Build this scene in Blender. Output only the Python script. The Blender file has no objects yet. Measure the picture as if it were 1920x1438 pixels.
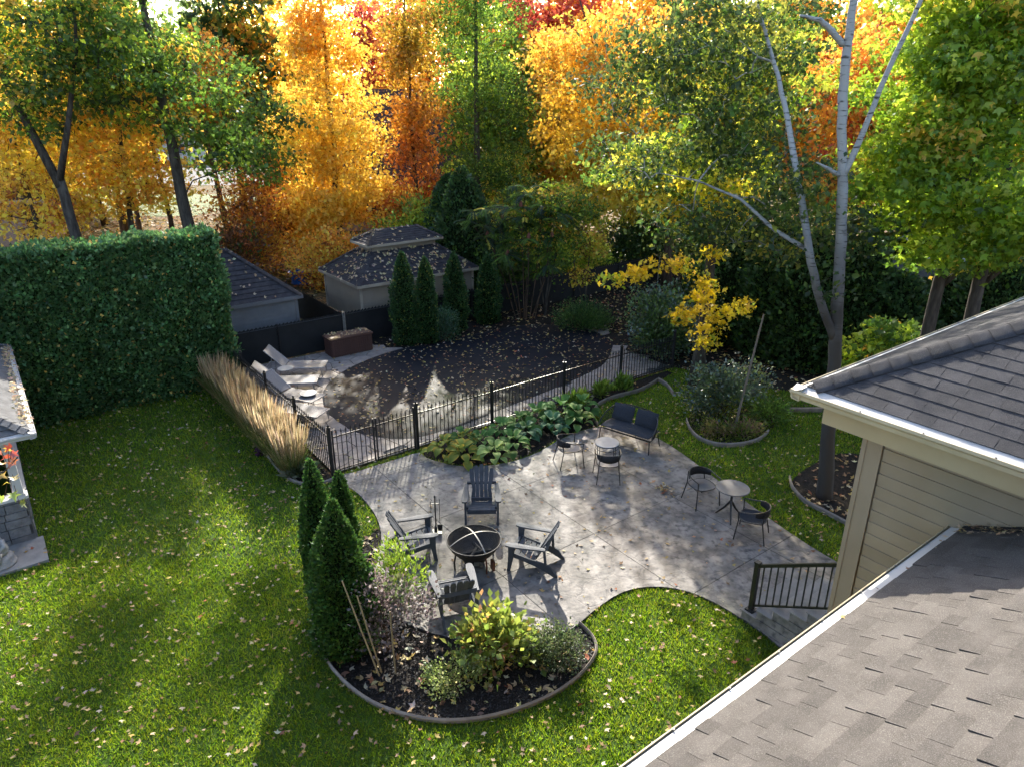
import bpy, bmesh, math, random
import numpy as np
from mathutils import Vector, Matrix
random.seed(7)
rng = np.random.default_rng(11)
SC = bpy.context.scene
COL = SC.collection
R = math.radians
# ------------------------------------------------------------------ camera
PITCH = R(22.0); CAMH = 8.3; FPX = 1330.0          # photo is 1920 px wide
cam_d = bpy.data.cameras.new('camera'); cam = bpy.data.objects.new('camera', cam_d); COL.objects.link(cam)
cam.location = (0, 0, CAMH); cam.rotation_euler = (R(90) - PITCH, 0, 0)
cam_d.sensor_width = 36.0; cam_d.lens = FPX / 1920 * 36.0; cam_d.clip_end = 2000; cam_d.clip_start = 0.05
SC.camera = cam
# ------------------------------------------------------------------ sky, sun, exposure
SUN_EL = R(27.5); SUN_AZ = R(-2.0)                 # azimuth from +Y towards +X
world = bpy.data.worlds.new('World'); SC.world = world; world.use_nodes = True
wn = world.node_tree.nodes; wl = world.node_tree.links; wn.clear()
wo = wn.new('ShaderNodeOutputWorld'); wb = wn.new('ShaderNodeBackground'); ws = wn.new('ShaderNodeTexSky')
ws.sky_type = 'NISHITA'; ws.sun_disc = False; ws.sun_elevation = SUN_EL; ws.sun_rotation = SUN_AZ
ws.air_density = 0.75; ws.dust_density = 1.8; ws.ozone_density = 0.3
wb.inputs['Strength'].default_value = 0.15
wl.new(ws.outputs[0], wb.inputs[0]); wl.new(wb.outputs[0], wo.inputs[0])
sd = bpy.data.lights.new('sun', 'SUN'); sd.energy = 4.3; sd.angle = R(0.53); sd.color = (1.0, 0.93, 0.82)
sun = bpy.data.objects.new('sun', sd); COL.objects.link(sun)
sdir = Vector((math.sin(SUN_AZ) * math.cos(SUN_EL), math.cos(SUN_AZ) * math.cos(SUN_EL), math.sin(SUN_EL)))
sun.rotation_euler = (-sdir).to_track_quat('-Z', 'Y').to_euler(); sun.location = (0, 60, 40)
vs = SC.view_settings; vs.view_transform = 'Standard'; vs.look = 'None'; vs.exposure = 1.95; vs.gamma = 1.0; vs.use_curve_mapping = False
cy = SC.cycles; cy.max_bounces = 6; cy.diffuse_bounces = 3; cy.glossy_bounces = 2; cy.transmission_bounces = 4; cy.transparent_max_bounces = 5
cy.use_adaptive_sampling = True; cy.adaptive_threshold = .03; cy.caustics_reflective = False; cy.caustics_refractive = False
# ------------------------------------------------------------------ places
D2 = np.array([.8, .6]); D1 = np.array([-.6, .8])  # the two building directions of the yard
RZ = math.atan2(.6, .8)                            # rotation that turns +X onto D2
cp, sp = math.cos(PITCH), math.sin(PITCH)
def at(px, py, z=0.0):                             # where a line of sight meets the level z
    u = (px - 960) / FPX; v = (py - 719) / FPX
    t = (z - CAMH) / (-sp - v * cp)
    return Vector((u * t, (cp - v * sp) * t, z))
def aty(px, py, y):                                # where it meets the upright plane at distance y
    u = (px - 960) / FPX; v = (py - 719) / FPX
    t = y / (cp - v * sp)
    return Vector((u * t, y, CAMH + (-sp - v * cp) * t))
def ab(a, b, z=0.0): return Vector((a * .8 - b * .6, a * .6 + b * .8, z))
def toab(p): return (p[0] * .8 + p[1] * .6, -p[0] * .6 + p[1] * .8)
def xy(poly): return [(p[0], p[1]) for p in poly]
def smooth_poly(pts, n=4, closed=True):
    """Catmull-Rom through pts (lists of 2-vectors)"""
    P = [Vector((p[0], p[1])) for p in pts]; out = []; m = len(P)
    rngi = range(m) if closed else range(m - 1)
    for i in rngi:
        g = (lambda k: P[k % m]) if closed else (lambda k: P[min(max(k, 0), m - 1)])
        p0, p1, p2, p3 = g(i - 1), g(i), g(i + 1), g(i + 2)
        for k in range(n):
            t = k / n
            out.append(.5 * ((2 * p1) + (-p0 + p2) * t + (2 * p0 - 5 * p1 + 4 * p2 - p3) * t * t + (-p0 + 3 * p1 - 3 * p2 + p3) * t ** 3))
    if not closed: out.append(P[-1])
    return [(p.x, p.y) for p in out]
def inside(px, py, poly):
    """vectorised point in polygon"""
    px = np.asarray(px); py = np.asarray(py); c = np.zeros(px.shape, bool); n = len(poly)
    for i in range(n):
        x1, y1 = poly[i]; x2, y2 = poly[(i + 1) % n]
        if y1 == y2: continue
        k = (y1 > py) != (y2 > py)
        c ^= k & (px < (x2 - x1) * (py - y1) / (y2 - y1) + x1)
    return c
# ------------------------------------------------------------------ mesh helpers
class MB:
    def __init__(s): s.v = []; s.f = []; s.mi = []; s.m = 0
    def add(s, vs, fs):
        o = len(s.v); s.v += [tuple(v) for v in vs]; s.f += [tuple(i + o for i in f) for f in fs]; s.mi += [s.m] * len(fs)
    def box(s, c, d, rz=0.0, rx=0.0, ry=0.0):
        M = Matrix.Translation(c) @ Matrix.Rotation(rz, 4, 'Z') @ Matrix.Rotation(ry, 4, 'Y') @ Matrix.Rotation(rx, 4, 'X')
        vs = [M @ Vector((x * d[0] / 2, y * d[1] / 2, z * d[2] / 2)) for x in (-1, 1) for y in (-1, 1) for z in (-1, 1)]
        s.add(vs, [(0, 1, 3, 2), (4, 6, 7, 5), (0, 4, 5, 1), (2, 3, 7, 6), (0, 2, 6, 4), (1, 5, 7, 3)]); return s
    def bar(s, p, q, w, h, up=(0, 0, 1)):
        p = Vector(p); q = Vector(q); d = (q - p).normalized(); u = Vector(up)
        if abs(d.dot(u)) > .98: u = Vector((1, 0, 0))
        x = d.cross(u).normalized(); z = x.cross(d)
        vs = [e + x * a * w / 2 + z * b * h / 2 for e in (p, q) for a, b in ((-1, -1), (1, -1), (1, 1), (-1, 1))]
        s.add(vs, [(0, 3, 2, 1), (4, 5, 6, 7), (0, 1, 5, 4), (1, 2, 6, 5), (2, 3, 7, 6), (3, 0, 4, 7)]); return s
    def tube(s, pts, r, n=6, cap=True, closed=False):
        P = [Vector(p) for p in pts]; m = len(P); rr = r if hasattr(r, '__len__') else [r] * m
        prev = None; rings = []
        for i, p in enumerate(P):
            if closed: d = (P[(i + 1) % m] - P[i - 1]).normalized()
            else: d = (P[min(i + 1, m - 1)] - P[max(i - 1, 0)]).normalized()
            if prev is None:
                u = Vector((0, 0, 1)) if abs(d.z) < .9 else Vector((1, 0, 0))
                x = d.cross(u).normalized()
            else:
                x = (prev - d * prev.dot(d)); x = x.normalized() if x.length > 1e-6 else d.orthogonal().normalized()
            prev = x; y = d.cross(x)
            rings.append([p + (x * math.cos(2 * math.pi * k / n) + y * math.sin(2 * math.pi * k / n)) * rr[i] for k in range(n)])
        fs = []
        for i in range(m if closed else m - 1):
            j = (i + 1) % m
            for k in range(n): fs.append((i * n + k, i * n + (k + 1) % n, j * n + (k + 1) % n, j * n + k))
        if cap and not closed: fs += [tuple(range(n - 1, -1, -1)), tuple((m - 1) * n + k for k in range(n))]
        s.add([v for r_ in rings for v in r_], fs); return s
    def lathe(s, prof, n=24, c=(0, 0, 0)):
        vs = []; fs = []; c = Vector(c); m = len(prof)
        for r, z in prof:
            for k in range(n): vs.append(c + Vector((r * math.cos(2 * math.pi * k / n), r * math.sin(2 * math.pi * k / n), z)))
        for i in range(m - 1):
            for k in range(n): fs.append((i * n + k, i * n + (k + 1) % n, (i + 1) * n + (k + 1) % n, (i + 1) * n + k))
        s.add(vs, fs); return s
    def prism(s, poly, z0, z1):
        n = len(poly); vs = [(p[0], p[1], z0) for p in poly] + [(p[0], p[1], z1) for p in poly]
        fs = [tuple(range(n - 1, -1, -1)), tuple(range(n, 2 * n))] + [(k, (k + 1) % n, n + (k + 1) % n, n + k) for k in range(n)]
        s.add(vs, fs); return s
    def sheet(s, rows):
        """grid of points -> quads"""
        nr = len(rows); nc = len(rows[0])
        s.add([p for r_ in rows for p in r_], [(i * nc + j, i * nc + j + 1, (i + 1) * nc + j + 1, (i + 1) * nc + j) for i in range(nr - 1) for j in range(nc - 1)]); return s
    def slab(s, rows, t, nrm=(0, 0, 1)):
        """grid with thickness t along -nrm"""
        nr = len(rows); nc = len(rows[0]); nv = Vector(nrm) * -t
        top = [Vector(p) for r_ in rows for p in r_]; bot = [p + nv for p in top]; o = len(top)
        fs = []
        for i in range(nr - 1):
            for j in range(nc - 1):
                q = (i * nc + j, i * nc + j + 1, (i + 1) * nc + j + 1, (i + 1) * nc + j)
                fs.append(q); fs.append(tuple(o + k for k in reversed(q)))
        edge = [j for j in range(nc)] + [i * nc + nc - 1 for i in range(1, nr)] + [(nr - 1) * nc + j for j in range(nc - 2, -1, -1)] + [i * nc for i in range(nr - 2, 0, -1)]
        for k in range(len(edge)):
            a, b = edge[k], edge[(k + 1) % len(edge)]; fs.append((a, o + a, o + b, b))
        s.add(top + bot, fs); return s
    def mesh(s, name, mats, smooth=False):
        me = bpy.data.meshes.new(name); me.from_pydata(s.v, [], s.f)
        for m in (mats if isinstance(mats, (list, tuple)) else [mats]): me.materials.append(m)
        if any(s.mi): me.polygons.foreach_set('material_index', s.mi)
        if smooth: me.polygons.foreach_set('use_smooth', [True] * len(me.polygons))
        me.validate(); me.update(); return me
    def build(s, name, mats, parent=None, smooth=False, loc=None, rotz=None):
        return obj(name, s.mesh(name, mats, smooth), parent, loc, rotz)
def obj(name, me, parent=None, loc=None, rotz=None):
    o = bpy.data.objects.new(name, me); COL.objects.link(o)
    if parent is not None: o.parent = parent
    if loc is not None: o.location = loc
    if rotz is not None: o.rotation_euler = (0, 0, rotz)
    return o
def tag(o, label, cat, group=None):
    o['label'] = label; o['category'] = cat
    if group: o['group'] = group
    return o
def thing(name, label, cat, loc=(0, 0, 0), rotz=0.0, group=None):
    o = bpy.data.objects.new(name, None); COL.objects.link(o); o.empty_display_size = .2
    o.location = loc; o.rotation_euler = (0, 0, rotz); return tag(o, label, cat, group)
def struct(o): o['kind'] = 'structure'; return o
def stuff(o, label=None, cat=None):
    o['kind'] = 'stuff'
    if label: o['label'] = label; o['category'] = cat
    return o
def dup(root, loc, rotz, label=None):
    r = root.copy(); COL.objects.link(r); r.location = loc; r.rotation_euler = (0, 0, rotz)
    if label: r['label'] = label
    for ch in list(root.children):
        c = ch.copy(); COL.objects.link(c); c.parent = r
        for g in list(ch.children):
            d = g.copy(); COL.objects.link(d); d.parent = c
    return r
def tri_mesh(name, V, T, mat, col=None, smooth=False):
    """numpy arrays -> mesh of triangles, optional colour per triangle"""
    me = bpy.data.meshes.new(name); V = np.ascontiguousarray(V, np.float32); T = np.ascontiguousarray(T, np.int32)
    me.vertices.add(len(V)); me.vertices.foreach_set('co', V.ravel())
    me.loops.add(T.size); me.loops.foreach_set('vertex_index', T.ravel())
    me.polygons.add(len(T)); me.polygons.foreach_set('loop_start', np.arange(0, T.size, 3, dtype=np.int32))
    me.update(calc_edges=True); me.validate()
    if col is not None:
        at_ = me.attributes.new('Col', 'FLOAT_COLOR', 'FACE')
        c4 = np.ones((len(T), 4), np.float32); c4[:, :3] = col; at_.data.foreach_set('color', c4.ravel())
    me.materials.append(mat)
    if smooth: me.polygons.foreach_set('use_smooth', np.ones(len(T), bool))
    return me
# ------------------------------------------------------------------ materials
def nt(name):
    m = bpy.data.materials.new(name); m.use_nodes = True; n = m.node_tree.nodes; n.clear(); return m, n, m.node_tree.links
def mat(name, c1, c2=None, rough=.6, scale=8.0, detail=6.0, bump=.0, bscale=None, metal=0.0, spec=.4, stretch=None, contrast=(.35, .65), extra=None, coat=0.0, rnd=.1):
    m, n, l = nt(name); out = n.new('ShaderNodeOutputMaterial'); b = n.new('ShaderNodeBsdfPrincipled'); l.new(b.outputs[0], out.inputs[0])
    b.inputs['Roughness'].default_value = rough; b.inputs['Metallic'].default_value = metal; b.inputs['Specular IOR Level'].default_value = spec
    if coat: b.inputs['Coat Weight'].default_value = coat
    tc = n.new('ShaderNodeTexCoord'); vec = tc.outputs['Object']
    if stretch:
        mp = n.new('ShaderNodeMapping'); mp.inputs['Scale'].default_value = stretch; l.new(vec, mp.inputs[0]); vec = mp.outputs[0]
    if c2 is None:
        c2 = tuple(min(1, x * 1.18 + .004) for x in c1); c1 = tuple(x * .84 for x in c1)
    no = n.new('ShaderNodeTexNoise'); no.inputs['Scale'].default_value = scale; no.inputs['Detail'].default_value = detail; no.inputs['Roughness'].default_value = .6; l.new(vec, no.inputs['Vector'])
    cr = n.new('ShaderNodeValToRGB'); cr.color_ramp.elements[0].position = contrast[0]; cr.color_ramp.elements[1].position = contrast[1]
    cr.color_ramp.elements[0].color = (*c1, 1); cr.color_ramp.elements[1].color = (*c2, 1); l.new(no.outputs['Fac'], cr.inputs[0])
    colour = cr.outputs[0]
    if extra:   # second, finer speckle: (scale, colour, low, high)
        s2, c3, lo, hi = extra
        n2 = n.new('ShaderNodeTexNoise'); n2.inputs['Scale'].default_value = s2; n2.inputs['Detail'].default_value = 4; l.new(vec, n2.inputs['Vector'])
        r2 = n.new('ShaderNodeValToRGB'); r2.color_ramp.elements[0].position = lo; r2.color_ramp.elements[1].position = hi; l.new(n2.outputs['Fac'], r2.inputs[0])
        mx = n.new('ShaderNodeMix'); mx.data_type = 'RGBA'; l.new(r2.outputs[0], mx.inputs['Factor']); l.new(colour, mx.inputs['A']); mx.inputs['B'].default_value = (*c3, 1); colour = mx.outputs['Result']
    oi = n.new('ShaderNodeObjectInfo'); hs = n.new('ShaderNodeHueSaturation'); mr = n.new('ShaderNodeMapRange')
    mr.inputs['To Min'].default_value = 1 - rnd; mr.inputs['To Max'].default_value = 1 + rnd; l.new(oi.outputs['Random'], mr.inputs['Value']); l.new(mr.outputs[0], hs.inputs['Value']); l.new(colour, hs.inputs['Color'])
    l.new(hs.outputs[0], b.inputs['Base Color'])
    if bump:
        nb = n.new('ShaderNodeTexNoise'); nb.inputs['Scale'].default_value = bscale or scale * 4; nb.inputs['Detail'].default_value = 5; l.new(vec, nb.inputs['Vector'])
        bp = n.new('ShaderNodeBump'); bp.inputs['Strength'].default_value = bump; bp.inputs['Distance'].default_value = .02; l.new(nb.outputs['Fac'], bp.inputs['Height']); l.new(bp.outputs[0], b.inputs['Normal'])
    return m
def leaf_mat(name, trans=.45, gloss=.06, rough=.45, thin=0.0):
    """colour comes from the per-leaf attribute; light passes through the blade"""
    m, n, l = nt(name); out = n.new('ShaderNodeOutputMaterial'); a = n.new('ShaderNodeAttribute'); a.attribute_name = 'Col'
    colour = a.outputs['Color']
    df = n.new('ShaderNodeBsdfDiffuse'); tr = n.new('ShaderNodeBsdfTranslucent'); mx = n.new('ShaderNodeMixShader'); mx.inputs[0].default_value = trans
    l.new(colour, df.inputs[0]); l.new(colour, tr.inputs[0]); l.new(df.outputs[0], mx.inputs[1]); l.new(tr.outputs[0], mx.inputs[2])
    gl = n.new('ShaderNodeBsdfGlossy'); gl.inputs['Roughness'].default_value = rough; gl.inputs[0].default_value = (.8, .85, .9, 1)
    m2 = n.new('ShaderNodeMixShader'); m2.inputs[0].default_value = gloss
    l.new(mx.outputs[0], m2.inputs[1]); l.new(gl.outputs[0], m2.inputs[2]); sh = m2.outputs[0]
    if thin:   # thin autumn leaves let part of the sunlight straight through, tinted by the blade
        tp = n.new('ShaderNodeBsdfTransparent'); gm = n.new('ShaderNodeGamma'); gm.inputs['Gamma'].default_value = .45; l.new(colour, gm.inputs[0]); l.new(gm.outputs[0], tp.inputs[0])
        m3 = n.new('ShaderNodeMixShader'); m3.inputs[0].default_value = thin; l.new(sh, m3.inputs[1]); l.new(tp.outputs[0], m3.inputs[2]); sh = m3.outputs[0]
    l.new(sh, out.inputs[0]); return m
MAT = dict(
 lawn=mat('lawn_soil', (.030, .060, .010), (.050, .092, .014), rough=.9, scale=3, bump=.5, bscale=60, spec=.1),
 ground=mat('leafy_ground', (.075, .055, .032), (.05, .062, .022), rough=.95, scale=.5, bump=.5, bscale=20, spec=.1, extra=(6, (.22, .12, .05), .5, .62)),
 mulch=mat('dark_mulch', (.010, .009, .008), (.028, .023, .019), rough=.95, scale=22, bump=1.0, bscale=50, spec=.15),
 concrete=mat('stamped_concrete', (.128, .118, .108), (.240, .221, .200), rough=.7, scale=2.2, detail=12, bump=1.0, bscale=6, spec=.3, extra=(8, (.070, .067, .066), .50, .72), contrast=(.40, .60)),
 joint=mat('concrete_joint', (.05, .05, .05), rough=.9),
 stone=mat('flagstone', (.17, .145, .13), (.27, .235, .205), rough=.75, scale=3, bump=.4, bscale=14, extra=(14, (.16, .15, .15), .55, .7)),
 cover=mat('pool_cover', (.006, .008, .013), (.012, .014, .020), rough=.6, scale=.7, bump=.2, bscale=3, spec=.10),
 iron=mat('black_iron', (.008, .008, .009), rough=.38, scale=30, spec=.5),
 slat=mat('black_slats', (.006, .007, .008), rough=.6, scale=3),
 plastic=mat('slate_plastic', (.052, .059, .069), (.076, .083, .093), rough=.68, scale=6, bump=.12, bscale=90, spec=.25),
 metal_dark=mat('dark_metal', (.012, .012, .013), rough=.65, scale=20, spec=.3),
 bowl=mat('fire_bowl', (.014, .012, .011), (.035, .028, .022), rough=.6, scale=9, bump=.2, spec=.4),
 copper=mat('rusty_copper', (.12, .045, .03), (.22, .09, .05), rough=.5, scale=14, metal=.4),
 band=mat('grey_band', (.20, .19, .17), rough=.5, scale=10, metal=.3),
 ash=mat('charcoal', (.01, .01, .01), (.05, .048, .045), rough=.95, scale=20),
 cushion=mat('charcoal_fabric', (.026, .030, .038), (.040, .045, .054), rough=.9, scale=40, bump=.25, bscale=160, spec=.2),
 weave=mat('black_weave', (.012, .012, .013), (.022, .022, .023), rough=.8, scale=60, bump=.4, bscale=180),
 sling=mat('taupe_sling', (.185, .17, .165), (.225, .21, .20), rough=.7, scale=30, bump=.2, bscale=220),
 alu=mat('pale_aluminium', (.30, .29, .28), rough=.4, scale=10, metal=.5),
 glass_top=mat('frosted_table_top', (.27, .28, .285), (.34, .35, .355), rough=.4, scale=4, spec=.6),
 table_top=mat('grey_table_top', (.11, .105, .10), (.15, .145, .14), rough=.5, scale=5, spec=.5),
 wood_box=mat('brown_resin', (.055, .024, .018), (.085, .038, .028), rough=.55, scale=6, bump=.2, stretch=(1, 1, 6)),
 wood=mat('grey_wood', (.14, .11, .085), (.22, .18, .14), rough=.85, scale=7, bump=.5, stretch=(1, 1, .2)),
 stake=mat('tan_stake', (.20, .155, .085), (.30, .235, .13), rough=.8, scale=12, stretch=(1, 1, .15), bump=.2),
 edging=mat('taupe_edging', (.15, .125, .105), (.215, .185, .155), rough=.65, scale=5, bump=.1),
 siding=mat('beige_siding', (.275, .218, .142), (.305, .245, .165), rough=.6, scale=2, bump=.06, bscale=40),
 trim=mat('cream_trim', (.42, .335, .19), (.46, .37, .215), rough=.5, scale=2),
 gutter=mat('white_gutter', (.40, .385, .36), (.48, .465, .43), rough=.5, scale=4, bump=.12, bscale=260),
 gutter_tan=mat('cream_gutter', (.40, .33, .20), (.46, .385, .24), rough=.4, scale=3),
 shingle=mat('asphalt_shingle', (.034, .034, .037), (.064, .061, .063), rnd=.12, rough=.9, scale=5, detail=8, bump=.7, bscale=260, spec=.2, extra=(150, (.105, .10, .10), .52, .72)),
 shingle_w=mat('warm_asphalt_shingle', (.076, .068, .060), (.112, .100, .089), rnd=.16, rough=.9, scale=4, detail=8, bump=.7, bscale=260, spec=.2, extra=(130, (.165, .15, .132), .50, .70)),
 shingle_far=mat('brown_shingle', (.055, .042, .042), (.085, .068, .065), rough=.9, scale=5, bump=.4, bscale=60, spec=.2),
 shingle_d=mat('dark_shingle', (.026, .025, .029), (.050, .047, .051), rough=.9, scale=6, bump=.5, bscale=90, spec=.2),
 shingle_g=mat('grey_shingle', (.085, .085, .085), (.14, .14, .14), rough=.9, scale=6, bump=.5, bscale=120, spec=.2),
 vinyl=mat('beige_vinyl', (.20, .16, .12), (.235, .19, .14), rough=.55, scale=2),
 vinyl_g=mat('grey_vinyl', (.11, .112, .118), (.14, .142, .148), rough=.55, scale=2),
 fascia=mat('pale_fascia', (.30, .25, .19), rough=.5, scale=2),
 white=mat('white_paint', (.42, .41, .395), (.48, .47, .45), rough=.5, scale=3),
 block=mat('grey_block', (.10, .10, .103), (.17, .17, .173), rough=.85, scale=5, bump=.8, bscale=18),
 slabc=mat('concrete_slab', (.18, .172, .16), (.25, .238, .222), rough=.85, scale=4, bump=.2),
 statue=mat('cast_stone', (.20, .195, .185), (.32, .31, .30), rough=.85, scale=9, bump=.5, bscale=30),
 brick=mat('tan_brick', (.27, .17, .12), (.34, .23, .165), rough=.85, scale=8, bump=.3),
 asphalt=mat('asphalt', (.07, .072, .078), (.10, .10, .105), rough=.9, scale=2),
 glass=mat('dark_glass', (.02, .025, .03), rough=.08, scale=2, spec=.8),
 metal_roof=mat('metal_roof', (.42, .42, .42), (.52, .52, .51), rough=.4, scale=2, metal=.3),
 blue=mat('blue_plastic', (.02, .09, .28), (.03, .12, .34), rough=.4, scale=4),
 water=mat('pool_water', (.03, .28, .36), (.06, .38, .46), rough=.08, scale=1.5, bump=.3, bscale=5, spec=.6),
 bark=mat('grey_bark', (.035, .029, .024), (.095, .080, .066), rough=.95, scale=9, bump=1.0, bscale=22, stretch=(1, 1, .25), spec=.15),
 bark_brown=mat('brown_bark', (.040, .026, .018), (.10, .066, .044), rough=.95, scale=9, bump=1.0, bscale=22, stretch=(1, 1, .25), spec=.15),
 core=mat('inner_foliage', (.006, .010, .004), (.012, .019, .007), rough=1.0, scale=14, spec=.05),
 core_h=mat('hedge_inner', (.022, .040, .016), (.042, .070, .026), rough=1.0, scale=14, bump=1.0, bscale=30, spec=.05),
)
LEAF = leaf_mat('leaf_blade', .60, .03, thin=.22); LEAFS = leaf_mat('shrub_leaf', .55, .03); LEAFG = leaf_mat('glossy_leaf_blade', .4, .09, .4); NEEDLE = leaf_mat('scale_foliage', .30, .03); GRASSM = leaf_mat('grass_blade', .55, .02); LITTER = leaf_mat('dry_leaf', .2, .03, .5)
def birch_mat():
    m, n, l = nt('birch_bark'); out = n.new('ShaderNodeOutputMaterial'); b = n.new('ShaderNodeBsdfPrincipled'); l.new(b.outputs[0], out.inputs[0]); b.inputs['Roughness'].default_value = .75
    tc = n.new('ShaderNodeTexCoord'); mp = n.new('ShaderNodeMapping'); mp.inputs['Scale'].default_value = (2.6, 2.6, 14); l.new(tc.outputs['Object'], mp.inputs[0])
    no = n.new('ShaderNodeTexNoise'); no.inputs['Scale'].default_value = 1.6; no.inputs['Detail'].default_value = 6; l.new(mp.outputs[0], no.inputs['Vector'])
    r = n.new('ShaderNodeValToRGB'); r.color_ramp.elements[0].position = .55; r.color_ramp.elements[1].position = .66; r.color_ramp.elements[0].color = (.30, .295, .28, 1); r.color_ramp.elements[1].color = (.05, .045, .04, 1); l.new(no.outputs['Fac'], r.inputs[0])
    # the old bark low on the stems is dark and furrowed
    sx = n.new('ShaderNodeSeparateXYZ'); l.new(tc.outputs['Object'], sx.inputs[0]); n2 = n.new('ShaderNodeTexNoise'); n2.inputs['Scale'].default_value = 2.0; l.new(tc.outputs['Object'], n2.inputs['Vector'])
    ad = n.new('ShaderNodeMath'); ad.operation = 'MULTIPLY_ADD'; ad.inputs[1].default_value = 3.0; l.new(n2.outputs['Fac'], ad.inputs[0]); l.new(sx.outputs['Z'], ad.inputs[2])
    mr = n.new('ShaderNodeMapRange'); mr.inputs['From Min'].default_value = 5.4; mr.inputs['From Max'].default_value = 8.6; l.new(ad.outputs[0], mr.inputs['Value'])
    mx = n.new('ShaderNodeMix'); mx.data_type = 'RGBA'; l.new(mr.outputs[0], mx.inputs['Factor']); mx.inputs['A'].default_value = (.042, .037, .032, 1); l.new(r.outputs[0], mx.inputs['B']); l.new(mx.outputs['Result'], b.inputs['Base Color'])
    bp = n.new('ShaderNodeBump'); bp.inputs['Strength'].default_value = .5; bp.inputs['Distance'].default_value = .02; l.new(no.outputs['Fac'], bp.inputs['Height']); l.new(bp.outputs[0], b.inputs['Normal'])
    return m
MAT['birch'] = birch_mat()
def stamp_relief(m):
    # the rolled slate pattern of the stamped slab: faint irregular seams and uneven faces
    n = m.node_tree.nodes; l = m.node_tree.links; b = [x for x in n if x.type == 'BSDF_PRINCIPLED'][0]; old = [x for x in n if x.type == 'BUMP'][0]
    geo = n.new('ShaderNodeNewGeometry'); no = n.new('ShaderNodeTexNoise'); no.inputs['Scale'].default_value = 3.0; no.inputs['Detail'].default_value = 6; l.new(geo.outputs['Position'], no.inputs['Vector'])
    ad = n.new('ShaderNodeMix'); ad.data_type = 'RGBA'; ad.blend_type = 'ADD'; ad.inputs['Factor'].default_value = .35; l.new(geo.outputs['Position'], ad.inputs['A']); l.new(no.outputs['Color'], ad.inputs['B'])
    vo = n.new('ShaderNodeTexVoronoi'); vo.feature = 'DISTANCE_TO_EDGE'; vo.inputs['Scale'].default_value = 1.9; l.new(ad.outputs['Result'], vo.inputs['Vector'])
    mr = n.new('ShaderNodeMapRange'); mr.inputs['From Max'].default_value = .035; l.new(vo.outputs['Distance'], mr.inputs['Value'])
    b2 = n.new('ShaderNodeBump'); b2.inputs['Strength'].default_value = .32; b2.inputs['Distance'].default_value = .012; l.new(mr.outputs[0], b2.inputs['Height']); l.new(old.outputs[0], b2.inputs['Normal']); l.new(b2.outputs[0], b.inputs['Normal'])
    src = b.inputs['Base Color'].links[0].from_socket; mx = n.new('ShaderNodeMix'); mx.data_type = 'RGBA'; mx.blend_type = 'MULTIPLY'; mx.inputs['Factor'].default_value = .17
    vc = n.new('ShaderNodeTexVoronoi'); vc.inputs['Scale'].default_value = 1.9; l.new(ad.outputs['Result'], vc.inputs['Vector']); sp_ = n.new('ShaderNodeSeparateColor'); l.new(vc.outputs['Color'], sp_.inputs[0])
    m1 = n.new('ShaderNodeMath'); m1.operation = 'MULTIPLY_ADD'; m1.inputs[1].default_value = .5; m1.inputs[2].default_value = .5; l.new(sp_.outputs[0], m1.inputs[0]); m2 = n.new('ShaderNodeMath'); m2.operation = 'MULTIPLY'; l.new(m1.outputs[0], m2.inputs[0]); l.new(mr.outputs[0], m2.inputs[1])
    l.new(src, mx.inputs['A']); l.new(m2.outputs[0], mx.inputs['B']); l.new(mx.outputs['Result'], b.inputs['Base Color'])
stamp_relief(MAT['concrete'])
# ------------------------------------------------------------------ leaf tool kit
T_KITE = (np.array([(0, 0, 0), (.36, .45, .10), (0, 1, 0), (-.36, .45, .10)]), np.array([(0, 1, 2), (0, 2, 3)]))
T_NARROW = (np.array([(0, 0, 0), (.15, .4, .05), (0, 1, -.05), (-.15, .4, .05)]), np.array([(0, 1, 2), (0, 2, 3)]))
T_BLADE = (np.array([(-.06, 0, 0), (.06, 0, 0), (0, 1, 0)]), np.array([(0, 1, 2)]))
T_OVAL = (np.array([(0, 0, 0), (.30, .28, .06), (.30, .66, .06), (0, 1, 0), (-.30, .66, .06), (-.30, .28, .06)]), np.array([(0, 1, 2), (0, 2, 3), (0, 3, 4), (0, 4, 5)]))
_m = [(0, .32, 0), (0, 0, 0), (.48, .04, .06), (.24, .27, .03), (.64, .60, .08), (.2, .58, .02), (0, 1.05, 0), (-.2, .58, .02), (-.64, .60, .08), (-.24, .27, .03), (-.48, .04, .06)]
T_MAPLE = (np.array(_m), np.array([(0, i, i % 10 + 1) for i in range(1, 11)]))
_m3 = [(0, 0, 0), (.20, .55, .02), (0, 1.05, 0), (-.20, .55, .02), (.70, .52, .1), (.34, .14, .04), (-.70, .52, .1), (-.34, .14, .04)]
T_MAPLE3 = (np.array(_m3), np.array([(0, 1, 2), (0, 2, 3), (0, 5, 4), (0, 4, 1), (0, 3, 6), (0, 6, 7)]))
def unit(a): return a / np.maximum(np.linalg.norm(a, axis=-1, keepdims=True), 1e-9)
def leaf_arrays(P, size, tmpl, aim=None, nrm=None):
    """one copy of tmpl per point: aim = direction of the blade, nrm = its rough normal"""
    n = len(P); T, F = tmpl
    Y = unit(rng.normal(size=(n, 3))) if aim is None else unit(aim)
    N = rng.normal(size=(n, 3)) if nrm is None else nrm
    X = unit(np.cross(Y, N)); Z = np.cross(X, Y); s = np.asarray(size).reshape(-1, 1, 1) if np.ndim(size) else size
    V = P[:, None, :] + s * (T[None, :, 0:1] * X[:, None] + T[None, :, 1:2] * Y[:, None] + T[None, :, 2:3] * Z[:, None])
    return V.reshape(-1, 3), (F[None] + (np.arange(n) * len(T))[:, None, None]).reshape(-1, 3), len(F)
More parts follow.
